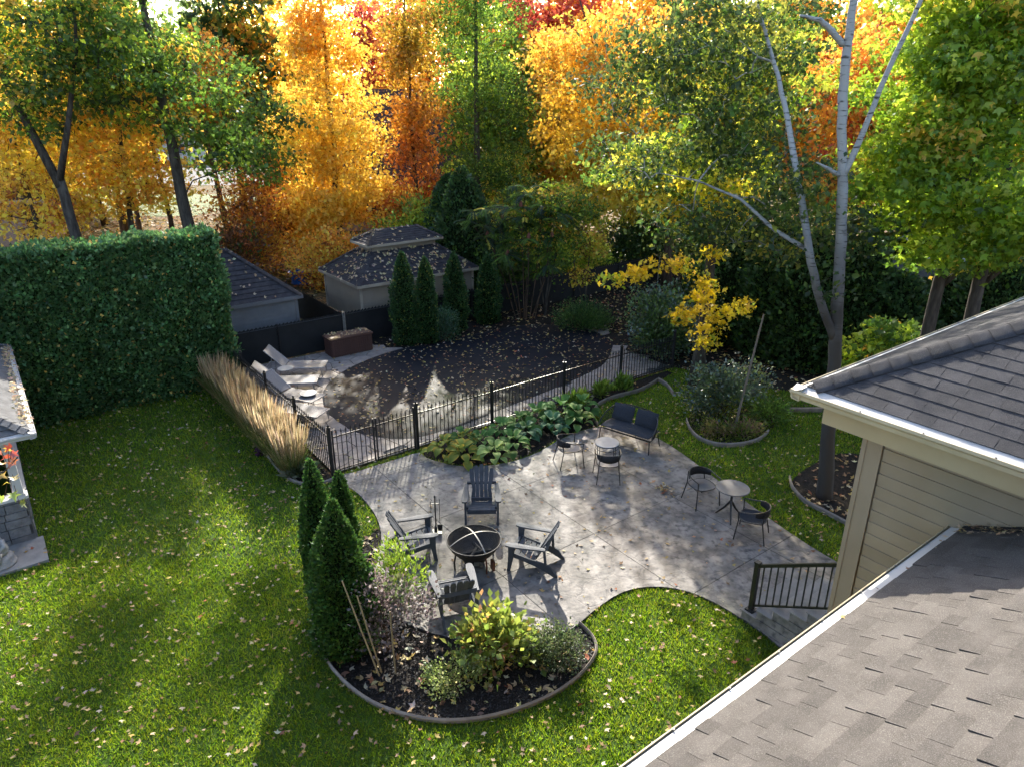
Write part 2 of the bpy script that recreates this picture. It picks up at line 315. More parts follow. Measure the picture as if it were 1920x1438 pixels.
def leaf_mesh(name, P, size, col, tmpl, m, aim=None, nrm=None):
    V, F, k = leaf_arrays(np.asarray(P), size, tmpl, aim, nrm)
    return tri_mesh(name, V, F, m, np.repeat(col, k, axis=0))
def pick(cols, n, jit=.18):
    """n colours drawn from [(weight, rgb), ...] with jitter"""
    w = np.array([c[0] for c in cols], float); C = np.array([c[1] for c in cols]); i = rng.choice(len(C), n, p=w / w.sum())
    return np.clip(C[i] * (1 + rng.normal(0, jit, (n, 1))) * (1 + rng.normal(0, jit * .4, (n, 3))), .002, .95)
GOLD = (.88, .58, .09); ORANGE = (.86, .40, .06); DORANGE = (.74, .24, .05); RED = (.56, .10, .055); RUST = (.44, .17, .05); YELLOW = (.88, .74, .10); OCHRE = (.64, .42, .07)
GREEN = (.095, .17, .03); MIDGREEN = (.15, .26, .035); LIME = (.42, .52, .05); DARK = (.042, .080, .025); BLUEG = (.042, .080, .046); CEDAR = (.042, .095, .026); OLIVE = (.20, .23, .04); BROWN = (.16, .085, .04); TAN = (.40, .28, .13); PALE = (.50, .40, .25)
DRY = [(5, (.36, .26, .13)), (3, (.40, .29, .085)), (2, (.25, .14, .065)), (2, (.43, .36, .25)), (.8, (.27, .09, .04)), (1.5, (.17, .10, .055))]
# ------------------------------------------------------------------ outlines on the ground
patio_px = [(632, 897), (668, 886), (710, 873), (752, 860), (787, 850), (800, 860), (850, 874), (900, 876), (960, 867), (1010, 849), (1045, 828), (1085, 811), (1125, 802), (1180, 806), (1232, 823), (1275, 849), (1320, 882), (1375, 925), (1440, 972), (1510, 1020), (1580, 1062), (1640, 1096), (1660, 1200), (1540, 1260), (1430, 1190), (1395, 1166), (1340, 1133), (1290, 1112), (1240, 1103), (1190, 1106), (1150, 1122), (1110, 1151), (1075, 1180), (1030, 1196), (960, 1208), (890, 1206), (810, 1190), (745, 1160), (708, 1115), (704, 1065), (713, 1030), (714, 1000), (702, 965), (672, 928)]
PATIO = smooth_poly([at(*p) for p in patio_px], 2)
isl_px = [(714, 992), (690, 1008), (645, 1055), (607, 1100), (589, 1148), (592, 1190), (608, 1232), (643, 1278), (695, 1318), (755, 1342), (820, 1354), (880, 1353), (940, 1342), (1000, 1322), (1050, 1297), (1090, 1266), (1113, 1236), (1117, 1214), (1108, 1194), (1086, 1172), (1030, 1180), (960, 1190), (890, 1190), (810, 1176), (752, 1145), (720, 1100), (716, 1060), (722, 1020)]
ISLAND = smooth_poly([at(*p) for p in isl_px], 3)
pool_px = [(606, 735), (640, 700), (700, 672), (760, 654), (830, 643), (880, 630), (950, 616), (1005, 610), (1060, 613), (1110, 622), (1142, 637), (1150, 652), (1128, 688), (1052, 725), (962, 761), (902, 783), (842, 806), (780, 823), (710, 822), (650, 804), (612, 772)]
POOL = smooth_poly([at(*p) for p in pool_px], 3)
YARD_A0, YARD_A1, FENCE_B, BACK_B = 5.45, 19.6, 14.3, 22.9
DECK = xy([ab(YARD_A0 + .05, FENCE_B + .1), ab(17.4, FENCE_B + .1), ab(17.6, 20.2), ab(15.6, 20.9), ab(12.2, 20.6), ab(10.9, 21.4), ab(10.6, 22.6), ab(YARD_A0 + .05, 22.75)])
HOSTA = xy([at(*p) for p in [(792, 849), (800, 858), (850, 871), (900, 873), (960, 864), (1010, 846), (1045, 824), (1085, 808), (1118, 799), (1113, 780), (1122, 760), (1150, 747), (1200, 733), (1238, 714), (1262, 700)]] + [ab(17, 14.25), ab(7.9, 14.25)])
GBED_px = [(350, 722), (400, 722), (440, 762), (474, 812), (508, 866), (545, 902), (590, 911), (628, 900)]
GBED = xy([at(*p) for p in GBED_px] + [ab(5.42, 14.35), ab(5.42, 22.5), ab(3.2, 21.6)])
ISL2 = smooth_poly([at(*p) for p in [(1290, 795), (1300, 815), (1325, 832), (1370, 838), (1415, 830), (1445, 808), (1460, 780), (1420, 762), (1350, 755), (1300, 768)]], 3)
BBED = smooth_poly([at(*p) for p in [(1482, 905), (1490, 925), (1515, 948), (1550, 966), (1592, 988), (1660, 1010), (1700, 900), (1600, 850), (1530, 868)]], 3)
BACKBED = xy([ab(10.6, 20.4), ab(12.2, 20.4), ab(15.6, 20.6), ab(17.4, 20.0), ab(17.4, 14.5), ab(18.2, 11.6), ab(19.5, 9.6), ab(30, 9), ab(30, 26), ab(9.75, 22.85)])
# ------------------------------------------------------------------ ground sheets
def flat(name, poly, z, m, thick=None):
    mb = MB()
    if thick: mb.prism(poly, z - thick, z)
    else: mb.add([(p[0], p[1], z) for p in poly], [tuple(range(len(poly)))])
    o = mb.build(name, m); bm = bmesh.new(); bm.from_mesh(o.data); bmesh.ops.triangulate(bm, faces=bm.faces[:])
    for f in bm.faces:
        if f.normal.z < -.5 and not thick: f.normal_flip()
    bmesh.ops.recalc_face_normals(bm, faces=bm.faces[:]) if thick else None
    bm.to_mesh(o.data); bm.free(); return struct(o)
flat('ground', [(-900, -300), (900, -300), (900, 1500), (-900, 1500)], -.03, MAT['ground'])
LAWN = [(-13, 2), (9, 2), tuple(ab(14, 4))[:2], tuple(ab(19, 9))[:2], tuple(ab(18.2, 14.3))[:2], tuple(ab(5.4, 14.3))[:2], tuple(ab(5.4, 22))[:2], tuple(ab(-8, 22))[:2], (-20, 9)]
flat('lawn', LAWN, 0.0, MAT['lawn'])
flat('planting_bed', BACKBED, .012, MAT['mulch']); flat('hosta_bed', HOSTA, .010, MAT['mulch']); flat('grass_bed', GBED, .008, MAT['mulch'])
flat('island_bed', ISLAND, .014, MAT['mulch']); flat('round_bed', ISL2, .012, MAT['mulch']); flat('birch_bed', BBED, .014, MAT['mulch'])
flat('far_lawn', [(-60, 52), (-24, 54), (-20, 66), (-66, 70)], -.012, mat('far_grass', (.05, .09, .02), (.09, .12, .03), rough=.9, scale=.6))
flat('road', [(-80, 74), (0, 74), (0, 96), (-80, 96)], -.010, MAT['asphalt'])
# patio: slabs between scored joints, each a piece of its own
flat('patio', PATIO, .018, MAT['joint']); patio = bpy.data.objects['patio']
bm = bmesh.new(); bm.faces.new([bm.verts.new((p[0], p[1], .034)) for p in PATIO])
for c in (1.6, 4.0, 6.4, 8.7, 11.1, 13.5):
    bmesh.ops.bisect_plane(bm, geom=bm.verts[:] + bm.edges[:] + bm.faces[:], plane_co=(c * .8, c * .6, 0), plane_no=(.8, .6, 0))
for c in (3.95, 6.36, 8.82, 11.2, 13.6):
    bmesh.ops.bisect_plane(bm, geom=bm.verts[:] + bm.edges[:] + bm.faces[:], plane_co=(-c * .6, c * .8, 0), plane_no=(-.6, .8, 0))
bmesh.ops.inset_individual(bm, faces=bm.faces[:], thickness=.009, depth=0)
bm.faces.ensure_lookup_table()
big = [[v.co.copy() for v in f.verts] for f in bm.faces if f.calc_area() > .05 and len(f.verts) >= 3 and f.calc_area() / max(f.calc_perimeter(), .01) > .03]
bm.free()
for poly in big:
    b2 = bmesh.new(); f = b2.faces.new([b2.verts.new(v) for v in poly]); b2.normal_update()
    if f.normal.z < 0: f.normal_flip()
    ex = bmesh.ops.extrude_face_region(b2, geom=[f]); vs_ = [g for g in ex['geom'] if isinstance(g, bmesh.types.BMVert)]
    top = [g for g in ex['geom'] if isinstance(g, bmesh.types.BMFace)][0]
    for v in vs_: v.co.z += .006
    bmesh.ops.triangulate(b2, faces=[g for g in b2.faces if len(g.verts) > 4]); bmesh.ops.recalc_face_normals(b2, faces=b2.faces[:])
    me = bpy.data.meshes.new('concrete_panel'); b2.to_mesh(me); b2.free(); me.materials.append(MAT['concrete']); obj('concrete_panel', me, patio)
# pool deck: irregular flagstones
flat('pool_deck', DECK, .012, MAT['joint']); deck = bpy.data.objects['pool_deck']
def clip(poly, px, py, nx, ny):
    out = []; n = len(poly)
    for i in range(n):
        a = poly[i]; b = poly[(i + 1) % n]; da = (a[0] - px) * nx + (a[1] - py) * ny; db = (b[0] - px) * nx + (b[1] - py) * ny
        if da <= 0: out.append(a)
        if (da < 0 < db) or (db < 0 < da):
            t = da / (da - db); out.append((a[0] + (b[0] - a[0]) * t, a[1] + (b[1] - a[1]) * t))
    return out
seeds = []
for i in range(20):
    for j in range(14):
        a = 5.5 + i * .62 + random.uniform(-.2, .2) + (j % 2) * .3; b = 14.4 + j * .62 + random.uniform(-.2, .2); p = ab(a, b); seeds.append((p.x, p.y))
SA = np.array(seeds)
pool_core = [((x - sum(p[0] for p in POOL) / len(POOL)) * .93 + sum(p[0] for p in POOL) / len(POOL), (y - sum(p[1] for p in POOL) / len(POOL)) * .93 + sum(p[1] for p in POOL) / len(POOL)) for x, y in POOL]
indeck = inside(SA[:, 0], SA[:, 1], DECK) & ~inside(SA[:, 0], SA[:, 1], pool_core)
for k in range(len(seeds)):
    if not indeck[k]: continue
    s0 = seeds[k]; poly = [(s0[0] - 1, s0[1] - 1), (s0[0] + 1, s0[1] - 1), (s0[0] + 1, s0[1] + 1), (s0[0] - 1, s0[1] + 1)]
    for q in range(len(seeds)):
        if q == k: continue
        dx, dy = seeds[q][0] - s0[0], seeds[q][1] - s0[1]; d = math.hypot(dx, dy)
        if d > 2: continue
        poly = clip(poly, s0[0] + dx / 2 - dx / d * .012, s0[1] + dy / 2 - dy / d * .012, dx / d, dy / d)
    for e in range(len(DECK)):
        x1, y1 = DECK[e]; x2, y2 = DECK[(e + 1) % len(DECK)]
        if e in (0, 6, 7):
            d = math.hypot(x2 - x1, y2 - y1); poly = clip(poly, x1, y1, (y2 - y1) / d, -(x2 - x1) / d)
    if len(poly) < 3: continue
    cx = sum(p[0] for p in poly) / len(poly); cy_ = sum(p[1] for p in poly) / len(poly)
    MB().prism([(p[0] - cx, p[1] - cy_) for p in poly], 0, .016 + random.uniform(0, .008)).build('flagstone', MAT['stone'], deck, loc=(cx, cy_, .013))
# winter cover, sagging a little over the pool
mb = MB(); pcx = sum(p[0] for p in POOL) / len(POOL); pcy = sum(p[1] for p in POOL) / len(POOL); rows = []
for t in (0, .02, .1, .3, .55, .8, 1.0):
    z = .062 - .035 * min(1, t * 4) ** 1 if t else .03
    rows.append([(x + (pcx - x) * t, y + (pcy - y) * t, (.055 if t == .02 else z) + random.uniform(-.006, .006) * (t > .05)) for x, y in POOL + POOL[:1]])
mb.sheet(rows); cov = mb.build('pool_cover', MAT['cover'], smooth=True)
tag(cov, 'dark winter cover stretched over the kidney shaped pool, strewn with leaves', 'pool cover')
# ------------------------------------------------------------------ house: siding, roofs, gutters
CAMV = Vector((0, 0, CAMH))
def in_view(p, m=40):
    d = p - CAMV; zc = d.y * cp - d.z * sp
    if zc < .3: return False
    x = 960 + FPX * d.x / zc; y = 719 - FPX * (d.y * sp + d.z * cp) / zc
    return -m < x < 1920 + m and -m < y < 1438 + m
def roof_shingles(parent, O, U, V, poly, expo, m, wr, root, tooth=.0, every=True, thick=.010):
    """shingles in courses on the plane O + u*U + v*V, cut to the convex outline poly (counter-clockwise in u,v)"""
    U = Vector(U).normalized(); V = Vector(V).normalized(); N = U.cross(V).normalized(); N = N if N.z > 0 else -N
    umin = min(p[0] for p in poly); umax = max(p[0] for p in poly); vmax = max(p[1] for p in poly); rest = MB(); k = 0
    while k * expo < vmax:
        v0 = k * expo; u = umin - random.uniform(0, wr[1]); odd = k % 2
        while u < umax:
            w = random.uniform(*wr); rect = [(u + .0015, v0), (u + w - .0015, v0), (u + w - .0015, v0 + expo * 1.35), (u + .0015, v0 + expo * 1.35)]
            for e in range(len(poly)):
                x1, y1 = poly[e]; x2, y2 = poly[(e + 1) % len(poly)]; d = math.hypot(x2 - x1, y2 - y1)
                rect = clip(rect, x1, y1, (y2 - y1) / d, -(x2 - x1) / d)
                if len(rect) < 3: break
            lift = tooth * random.choice((0, .45, 1.0, 1.5))
            if len(rect) >= 3:
                mb = MB(); n = len(rect)
                h = lambda v: thick * (1 - (v - v0) / (1.35 * expo)) + lift * max(0, 1 - (v - v0) / (1.35 * expo)) + .002
                top = [O + U * p[0] + V * p[1] + N * h(p[1]) for p in rect]; bot = [O + U * p[0] + V * p[1] - N * .004 for p in rect]
                mb.add(top + bot, [tuple(range(n)), tuple(range(2 * n - 1, n - 1, -1))] + [(i, n + i, n + (i + 1) % n, (i + 1) % n) for i in range(n)])
                c = sum(top, Vector()) / n
                if every and in_view(root @ c): mb.build('shingle', m, parent)
                else: rest.add(mb.v, mb.f)
            u += w
        k += 1
    if rest.f: stuff(rest.build('shingle_field', m, parent))
house = thing('house', 'cream sided house with grey shingle roofs and white leaf-guard gutters, at the right', 'house', (0, 0, 0), RZ)
HM = Matrix.Rotation(RZ, 4, 'Z')
GA, GB_, HE = 6.61, 3.84, 5.40; WA, WB = 7.24, 3.21; t30 = math.tan(R(30)); t26 = math.tan(R(26)); LB, HL = 2.25, 4.28
wall = MB(); wall.box(((WA + 15) / 2 + .012, WB - 3, 2.6), (15 - WA, 6, 5.2)); wall = wall.build('wall', MAT['siding'], house)
for k in range(36):                                # lap siding, one board each
    z = 5.10 - k * .15
    if z < 0: break
    MB().box((WA - .004, WB - .19 - 2.2, z - .05), (.018, 4.4, .158), ry=-.09).build('siding_board', MAT['siding'], wall)
MB().box((WA - .012, WB - .085, 2.55), (.05, .19, 5.1)).box((WA + .085 - .037, WB + .012, 2.55), (.19, .05, 5.1)).build('corner_board', MAT['siding'], house)
MB().box(((-7 + WA) / 2, LB - .6 - 3, 2.05), (WA + 7 - .02, 6, 4.1)).build('lower_wall', MAT['siding'], house)
eav = MB()                                         # boxed eaves: crown step, frieze and soffit of the upper roof
for (o_, h0, h1) in ((.135, -.10, .0), (.20, -.15, -.10), (.27, -.36, -.15)):
    eav.box((GA + o_ + 2.2, GB_ - o_ - 4.1, HE + (h0 + h1) / 2 - .02), (4.4, 8.2, h1 - h0 - .001))
eav.build('eave', MAT['trim'], house)
r1 = MB(); O0 = Vector((GA + .12, GB_ - .12, HE + .025))
r1.add([O0, O0 + Vector((0, -9, 0)), O0 + Vector((4.2, -9, 4.2 * t30)), O0 + Vector((4.2, -4.2, 4.2 * t30)), O0 + Vector((12, 0, 0)), O0 + Vector((12, -4.2, 4.2 * t30))], [(0, 3, 2, 1), (0, 4, 5, 3)])
roof_up = r1.build('upper_roof', MAT['shingle'], house)
sl30 = math.cos(R(30)); L30 = 4.2 / sl30
roof_shingles(roof_up, O0 + Vector((0, 0, .006)), (0, -1, 0), (1, 0, t30), [(0, 0), (9, 0), (9, L30), (4.2, L30)], .152, MAT['shingle'], (.22, .36), HM, .002, thick=.006)
# far slope: seen almost edge on
roof_shingles(roof_up, O0 + Vector((0, 0, .006)), (1, 0, 0), (0, -1, t30), [(0, 0), (12, 0), (12, L30), (4.2, L30)], .142, MAT['shingle'], (.6, .9), HM, .0, every=False)
hd = Vector((1, -1, t30)).normalized(); hl_ = 6.2; nf = Vector((-t30, 0, 1)).normalized(); nb = Vector((0, t30, 1)).normalized(); x = .05
while x < hl_:                                     # rounded cap shingles along the hip
    mb = MB(); rows = []
    for q in (0, .25):
        c = O0 + hd * (x + q) + Vector((0, 0, .035 - q * .05)); r_ = []
        sf = hd.cross(nf).normalized(); sb = hd.cross(nb).normalized()
        sf = sf if sf.z < 0 else -sf; sb = sb if sb.z < 0 else -sb
        for t in np.linspace(-1, 1, 9):
            side = sf if t < 0 else sb; r_.append(c + side * abs(t) * .16 + Vector((0, 0, .02 * (1 - t * t))))
        rows.append(r_)
    mb.slab(rows, .012).build('hip_cap', MAT['shingle'], roof_up, smooth=True); x += .19
def gutter(parent, p, q, inward, mt, guard):
    """K-style gutter from p to q with its lip, back and a leaf guard strip"""
    p = Vector(p); q = Vector(q); i = Vector(inward); prof = [(0, 0), (-.004, -.03), (.02, -.055), (.028, -.10), (.115, -.11), (.118, .012), (.112, .012), (.108, -.100), (.036, -.092), (.028, -.055), (.006, -.028), (.010, 0)]
    mb = MB(); n = len(prof); vs_ = [e + i * a + Vector((0, 0, z)) for e in (p, q) for a, z in prof]
    mb.add(vs_, [(k, (k + 1) % n, n + (k + 1) % n, n + k) for k in range(n)] + [tuple(range(n - 1, -1, -1)), tuple(range(n, 2 * n))])
    g = mb.build('gutter', mt, parent)
    mb = MB(); w0, w1 = (.022, .150) if guard else (.016, .125)
    rows = [[e + i * a + Vector((0, 0, z)) for e in (p, q)] for a, z in ((w0, -.012), (w0 + .03, -.004), ((w0 + w1) / 2, .006), (w1, .030))]
    mb.slab(rows, .004).build('leaf_guard', MAT['gutter'], g)
    L = (q - p).length; d = (q - p) / L; s = .3
    while s < L:
        MB().box(p + d * s + i * .018 + Vector((0, 0, .004)), (.016, .016, .01), RZ).build('screw', MAT['band'], g); s += .61
    return g
gutter(house, (GA, GB_ - 9, HE), (GA, GB_, HE), (1, 0, 0), MAT['gutter_tan'], False)
gutter(house, (GA, GB_, HE), (GA + 11, GB_, HE), (0, -1, 0), MAT['gutter_tan'], False)
O1 = Vector((-7, LB - .13, HL + .02)); LL = 5.0
r2 = MB(); r2.add([O1, O1 + Vector((WA + 6.99, 0, 0)), O1 + Vector((WA + 6.99, -LL, LL * t26)), O1 + Vector((0, -LL, LL * t26)), O1 + Vector((0, -2 * LL, 0)), O1 + Vector((WA + 6.99, -2 * LL, 0))], [(0, 1, 2, 3), (3, 2, 5, 4)])
roof_lo = r2.build('lower_roof', MAT['shingle_w'], house)
roof_shingles(roof_lo, O1 + Vector((0, 0, .006)), (1, 0, 0), (0, -1, t26), [(0, 0), (WA + 6.985, 0), (WA + 6.985, 5.5), (0, 5.5)], .142, MAT['shingle_w'], (.14, .34), HM, .008)
gutter(house, (-7, LB, HL), (WA - .02, LB, HL), (0, -1, 0), MAT['gutter_tan'], True)
MB().box((.12, LB - .35, HL - .11), (WA + 7 - .3, .44, .16)).build('eave', MAT['trim'], house)
# flashing and wet debris where the lower roof meets the siding
MB().slab([[Vector((WA - .11, LB - .13 - s, HL + .05 + s * t26)), Vector((WA - .01, LB - .13 - s, HL + .06 + s * t26))] for s in (0, 1, 2, 3)], .01).build('flashing', MAT['metal_dark'], house)
MB().box((WA + .25, WB + .05, 1.5), (.07, .06, 3.0)).build('downspout', MAT['iron'], house)
# ------------------------------------------------------------------ steps and railing
steps = thing('patio_steps', 'grey concrete steps climbing from the patio to the house wall', 'steps', (0, 0, 0), RZ)
for k in range(7):
    b0 = 5.46 - k * .28
    mb = MB(); mb.box((9.72, (b0 + 3.25) / 2, .045 + .17 * k + .076), (1.45, b0 - 3.25, .152)); o = mb.build('step', MAT['concrete'], steps)
    MB().box((9.72, b0 - .14 + .012, .045 + .17 * k + .161), (1.48, .305, .018)).build('tread', MAT['slabc'], o)
rail = thing('stair_railing', 'black metal stair railing with ten upright balusters beside the house corner', 'railing', (0, 0, 0), RZ)
pb = Vector((9.1, 5.36, .215)); dv = Vector((0, -1, .607))
MB().box(pb + Vector((0, 0, .46)), (.075, .075, .98)).box(pb + Vector((0, 0, .965)), (.09, .09, .03)).box(pb + Vector((0, 0, .015)), (.15, .15, .03)).build('post', MAT['iron'], rail)
MB().box(pb + dv * 2.05 + Vector((0, 0, .46)), (.075, .075, .98)).build('post', MAT['iron'], rail)
MB().bar(pb + Vector((0, 0, .90)), pb + dv * 2.05 + Vector((0, 0, .90)), .05, .05).build('handrail', MAT['iron'], rail)
MB().bar(pb + Vector((0, 0, .10)), pb + dv * 2.05 + Vector((0, 0, .10)), .035, .03).build('bottom_rail', MAT['iron'], rail)
bal = MB().box((0, 0, .40), (.018, .018, .80)).mesh('baluster', MAT['iron'])
for k in range(16): obj('baluster', bal, rail, pb + dv * (.125 + k * .12) + Vector((0, 0, .10)))
# ------------------------------------------------------------------ iron pool fence and gate
fence = thing('pool_fence', 'black wrought iron picket fence with spear tips around the covered pool', 'fence', (0, 0, 0), RZ)
postm = MB().box((0, 0, .62), (.065, .065, 1.24)).box((0, 0, 1.25), (.085, .085, .02)).lathe([(.0, 1.33), (.03, 1.315), (.036, 1.29), (.02, 1.262)], 8).mesh('post', MAT['iron'])
pm = MB().box((0, 0, .57), (.016, .016, 1.0)); pm.add([(-.016, -.016, 1.09), (.016, -.016, 1.09), (.016, .016, 1.09), (-.016, .016, 1.09), (0, 0, 1.19), (0, 0, 1.06)], [(0, 1, 4), (1, 2, 4), (2, 3, 4), (3, 0, 4), (1, 0, 5), (2, 1, 5), (3, 2, 5), (0, 3, 5)]); pm = pm.mesh('picket', MAT['iron'])
pA = [7.74, 10.05, 12.6, 14.9, 17.3]; pB = [14.3, 16.45, 18.6, 20.7, 22.75]
for a in pA: obj('post', postm, fence, (a, FENCE_B, .02))
for b in pB: obj('post', postm, fence, (YARD_A0, b, .02))
for i in range(4):
    for z in (1.0, .13): MB().bar((pA[i], FENCE_B, z), (pA[i + 1], FENCE_B, z), .022, .03).build('rail', MAT['iron'], fence); MB().bar((YARD_A0, pB[i], z), (YARD_A0, pB[i + 1], z), .022, .03).build('rail', MAT['iron'], fence)
    n = round((pA[i + 1] - pA[i]) / .118)
    for k in range(1, n): obj('picket', pm, fence, (pA[i] + (pA[i + 1] - pA[i]) * k / n, FENCE_B, 0))
    n = round((pB[i + 1] - pB[i]) / .118)
    for k in range(1, n): obj('picket', pm, fence, (YARD_A0, pB[i] + (pB[i + 1] - pB[i]) * k / n, 0))
gate = thing('pool_gate', 'black iron double gate of spear topped pickets opening onto the patio', 'gate', (0, 0, 0), RZ)
for g0, g1 in ((YARD_A0 + .06, 6.58), (6.62, 7.68)):
    leafo = MB().box((g0 + .015, FENCE_B, .62), (.032, .032, 1.14)).box((g1 - .015, FENCE_B, .62), (.032, .032, 1.14)).bar((g0, FENCE_B, 1.0), (g1, FENCE_B, 1.0), .022, .03).bar((g0, FENCE_B, .13), (g1, FENCE_B, .13), .022, .03).build('gate_frame', MAT['iron'], gate)
    n = 9
    for k in range(1, n): obj('picket', pm, leafo, (g0 + (g1 - g0) * k / n, FENCE_B, 0))
MB().box((6.56, FENCE_B - .03, .95), (.05, .05, .12)).build('latch', MAT['iron'], gate)
# ------------------------------------------------------------------ slatted black fences at the back
def slat_fence(label, p, q, h=1.22, gate_at=None):
    p = Vector(p); q = Vector(q); L = (q - p).length; d = (q - p) / L; nrm = Vector((-d.y, d.x, 0))
    t = thing('slatted_fence', label, 'fence'); mb = MB(); s = 0; k = 0
    while s < L:
        c = p + d * s + nrm * (.012 if k % 2 else -.012); hh = h + (.022 if k % 2 else 0) + random.uniform(-.006, .006)
        mb.add([c - d * .036, c + d * .036, c + d * .036 + Vector((0, 0, hh - .03)), c + d * .014 + Vector((0, 0, hh)), c - d * .014 + Vector((0, 0, hh)), c - d * .036 + Vector((0, 0, hh - .03))], [(0, 1, 2, 3, 4, 5)]); s += .066; k += 1
    mb.bar(p + Vector((0, 0, h / 2 - .02)), q + Vector((0, 0, h / 2 - .02)), .012, h - .06)  # hidden backing sheet added to stop light leaking between slats
    o = mb.build('slats', MAT['slat'], t); stuff(o)
    n = max(1, round(L / 2.6))
    for i in range(n + 1): MB().tube([p + d * L * i / n - nrm * .05, p + d * L * i / n - nrm * .05 + Vector((0, 0, h + .05))], .026, 8).build('post', MAT['band'] if i in (0, n) else MAT['iron'], t)
    MB().tube([p - nrm * .03 + Vector((0, 0, h - .06)), q - nrm * .03 + Vector((0, 0, h - .06))], .016, 6).build('top_rail', MAT['iron'], t)
    return t
slat_fence('black slatted fence between the grey shed and the sun loungers', ab(5.0, BACK_B), ab(9.68, BACK_B))
slat_fence('long black slatted fence behind the cedars and the beige pool house', ab(9.74, BACK_B), ab(26, BACK_B))
slat_fence('black slatted fence running away between the grey shed and the beige pool house', ab(9.7, BACK_B + .1), ab(9.7, 34))
# ------------------------------------------------------------------ small roofs and walls
def roof_face(mb, A, B, C, D, n, lift=.018):
    """eave A-B, ridge D-C, n courses with a small step each"""
    A, B, C, D = map(Vector, (A, B, C, D)); N = (B - A).cross(D - A).normalized(); N = N if N.z > 0 else -N
    for k in range(n):
        a, b = A.lerp(D, k / n), B.lerp(C, k / n); c, d = B.lerp(C, (k + 1) / n), A.lerp(D, (k + 1) / n)
        mb.add([a + N * lift, b + N * lift, c, d, a, b], [(0, 1, 2, 3), (4, 5, 1, 0)])
def hip_roof(name, parent, a0, a1, b0, b1, z, rise, m, inset=None, n=12):
    w = min(a1 - a0, b1 - b0) / 2 if inset is None else inset; mb = MB(); z1 = z + rise
    E = [(a0, b0, z), (a1, b0, z), (a1, b1, z), (a0, b1, z)]; I = [(a0 + w, b0 + w, z1), (a1 - w, b0 + w, z1), (a1 - w, b1 - w, z1), (a0 + w, b1 - w, z1)]
    for k in range(4): roof_face(mb, E[k], E[(k + 1) % 4], I[(k + 1) % 4], I[k], n)
    if inset is not None: mb.add(I, [(0, 1, 2, 3)])
    o = mb.build(name, m, parent)
    for k in range(4):
        p = Vector(E[k]); q = Vector(I[k]); d = q - p; L = d.length; d /= L; mb = MB(); s = 0; sd_ = d.cross(Vector((0, 0, 1))).normalized() * .13
        while s < L - .02:
            e = min(s + .2, L); u1 = Vector((0, 0, .055)); u0 = Vector((0, 0, .03)); dn = Vector((0, 0, -.045))
            mb.add([p + d * s + sd_ + u1 + dn, p + d * s + u1, p + d * s - sd_ + u1 + dn, p + d * e + sd_ + u0 + dn, p + d * e + u0, p + d * e - sd_ + u0 + dn], [(0, 1, 4, 3), (1, 2, 5, 4)]); s += .17
        mb.build('hip_cap', m, o)
    return o
def lap_wall(mb, p, q, z0, z1, pitch=.13, lift=.026):
    p = Vector((p[0], p[1], 0)); q = Vector((q[0], q[1], 0)); d = (q - p).normalized(); N = Vector((d.y, -d.x, 0)); n = max(1, round((z1 - z0) / pitch)); h = (z1 - z0) / n
    for k in range(n):
        z = Vector((0, 0, z0 + k * h)); zz = Vector((0, 0, z0 + (k + 1) * h))
        mb.add([p + z + N * lift, q + z + N * lift, q + zz, p + zz, p + z, q + z], [(0, 1, 2, 3), (4, 5, 1, 0)])
def walls(name, parent, a0, a1, b0, b1, z0, z1, m, pitch=.13):
    mb = MB(); c = [(a0, b0), (a1, b0), (a1, b1), (a0, b1)]
    for k in range(4): lap_wall(mb, c[k], c[(k + 1) % 4], z0, z1, pitch)
    return mb.build(name, m, parent)
def fascia(parent, a0, a1, b0, b1, z, h, m, t=.05):
    for (ca, cb, da, db) in (((a0 + a1) / 2, b0, a1 - a0 + t, t), ((a0 + a1) / 2, b1, a1 - a0 + t, t), (a0, (b0 + b1) / 2, t, b1 - b0 - t - .004), (a1, (b0 + b1) / 2, t, b1 - b0 - t - .004)):
        MB().box((ca, cb, z - h / 2), (da, db, h)).build('fascia', m, parent)
shed = thing('garden_shed', 'grey sided shed with dark shingle roof behind the slatted fence beside the hedge', 'shed', (0, 0, 0), RZ)
walls('wall', shed, 4.9, 8.42, 23.85, 27.2, -.02, 1.80, MAT['vinyl_g'])
MB().box((8.42, 23.84, .9), (.10, .06, 1.78)).build('corner_trim', MAT['vinyl_g'], shed)
hip_roof('roof', shed, 4.75, 8.60, 23.68, 27.4, 1.88, 1.55, MAT['shingle_d']); fascia(shed, 4.75, 8.60, 23.68, 27.4, 1.89, .12, MAT['vinyl_g'])
gaz = thing('pool_house', 'beige pool house with two-tier dark shingle roof scattered with yellow leaves', 'pool house', (0, 0, 0), RZ)
walls('wall', gaz, 10.88, 15.85, 23.84, 27.05, -.02, 1.78, MAT['vinyl'])
for ca, cb in ((10.88, 23.83), (15.85, 23.83), (10.87, 27.05)): MB().box((ca, cb, .88), (.09, .06, 1.74)).build('corner_trim', MAT['fascia'], gaz)
hip_roof('lower_roof', gaz, 10.70, 16.03, 23.66, 27.23, 1.86, .92, MAT['shingle_d'], inset=1.22, n=9); fascia(gaz, 10.70, 16.03, 23.66, 27.23, 1.87, .11, MAT['fascia'])
walls('clerestory_wall', gaz, 11.95, 14.78, 24.91, 25.98, 2.70, 3.02, MAT['vinyl'], .08)
hip_roof('upper_roof', gaz, 11.72, 15.01, 24.68, 26.21, 3.06, .46, MAT['shingle_d'], n=7); fascia(gaz, 11.72, 15.01, 24.68, 26.21, 3.07, .09, MAT['fascia'])
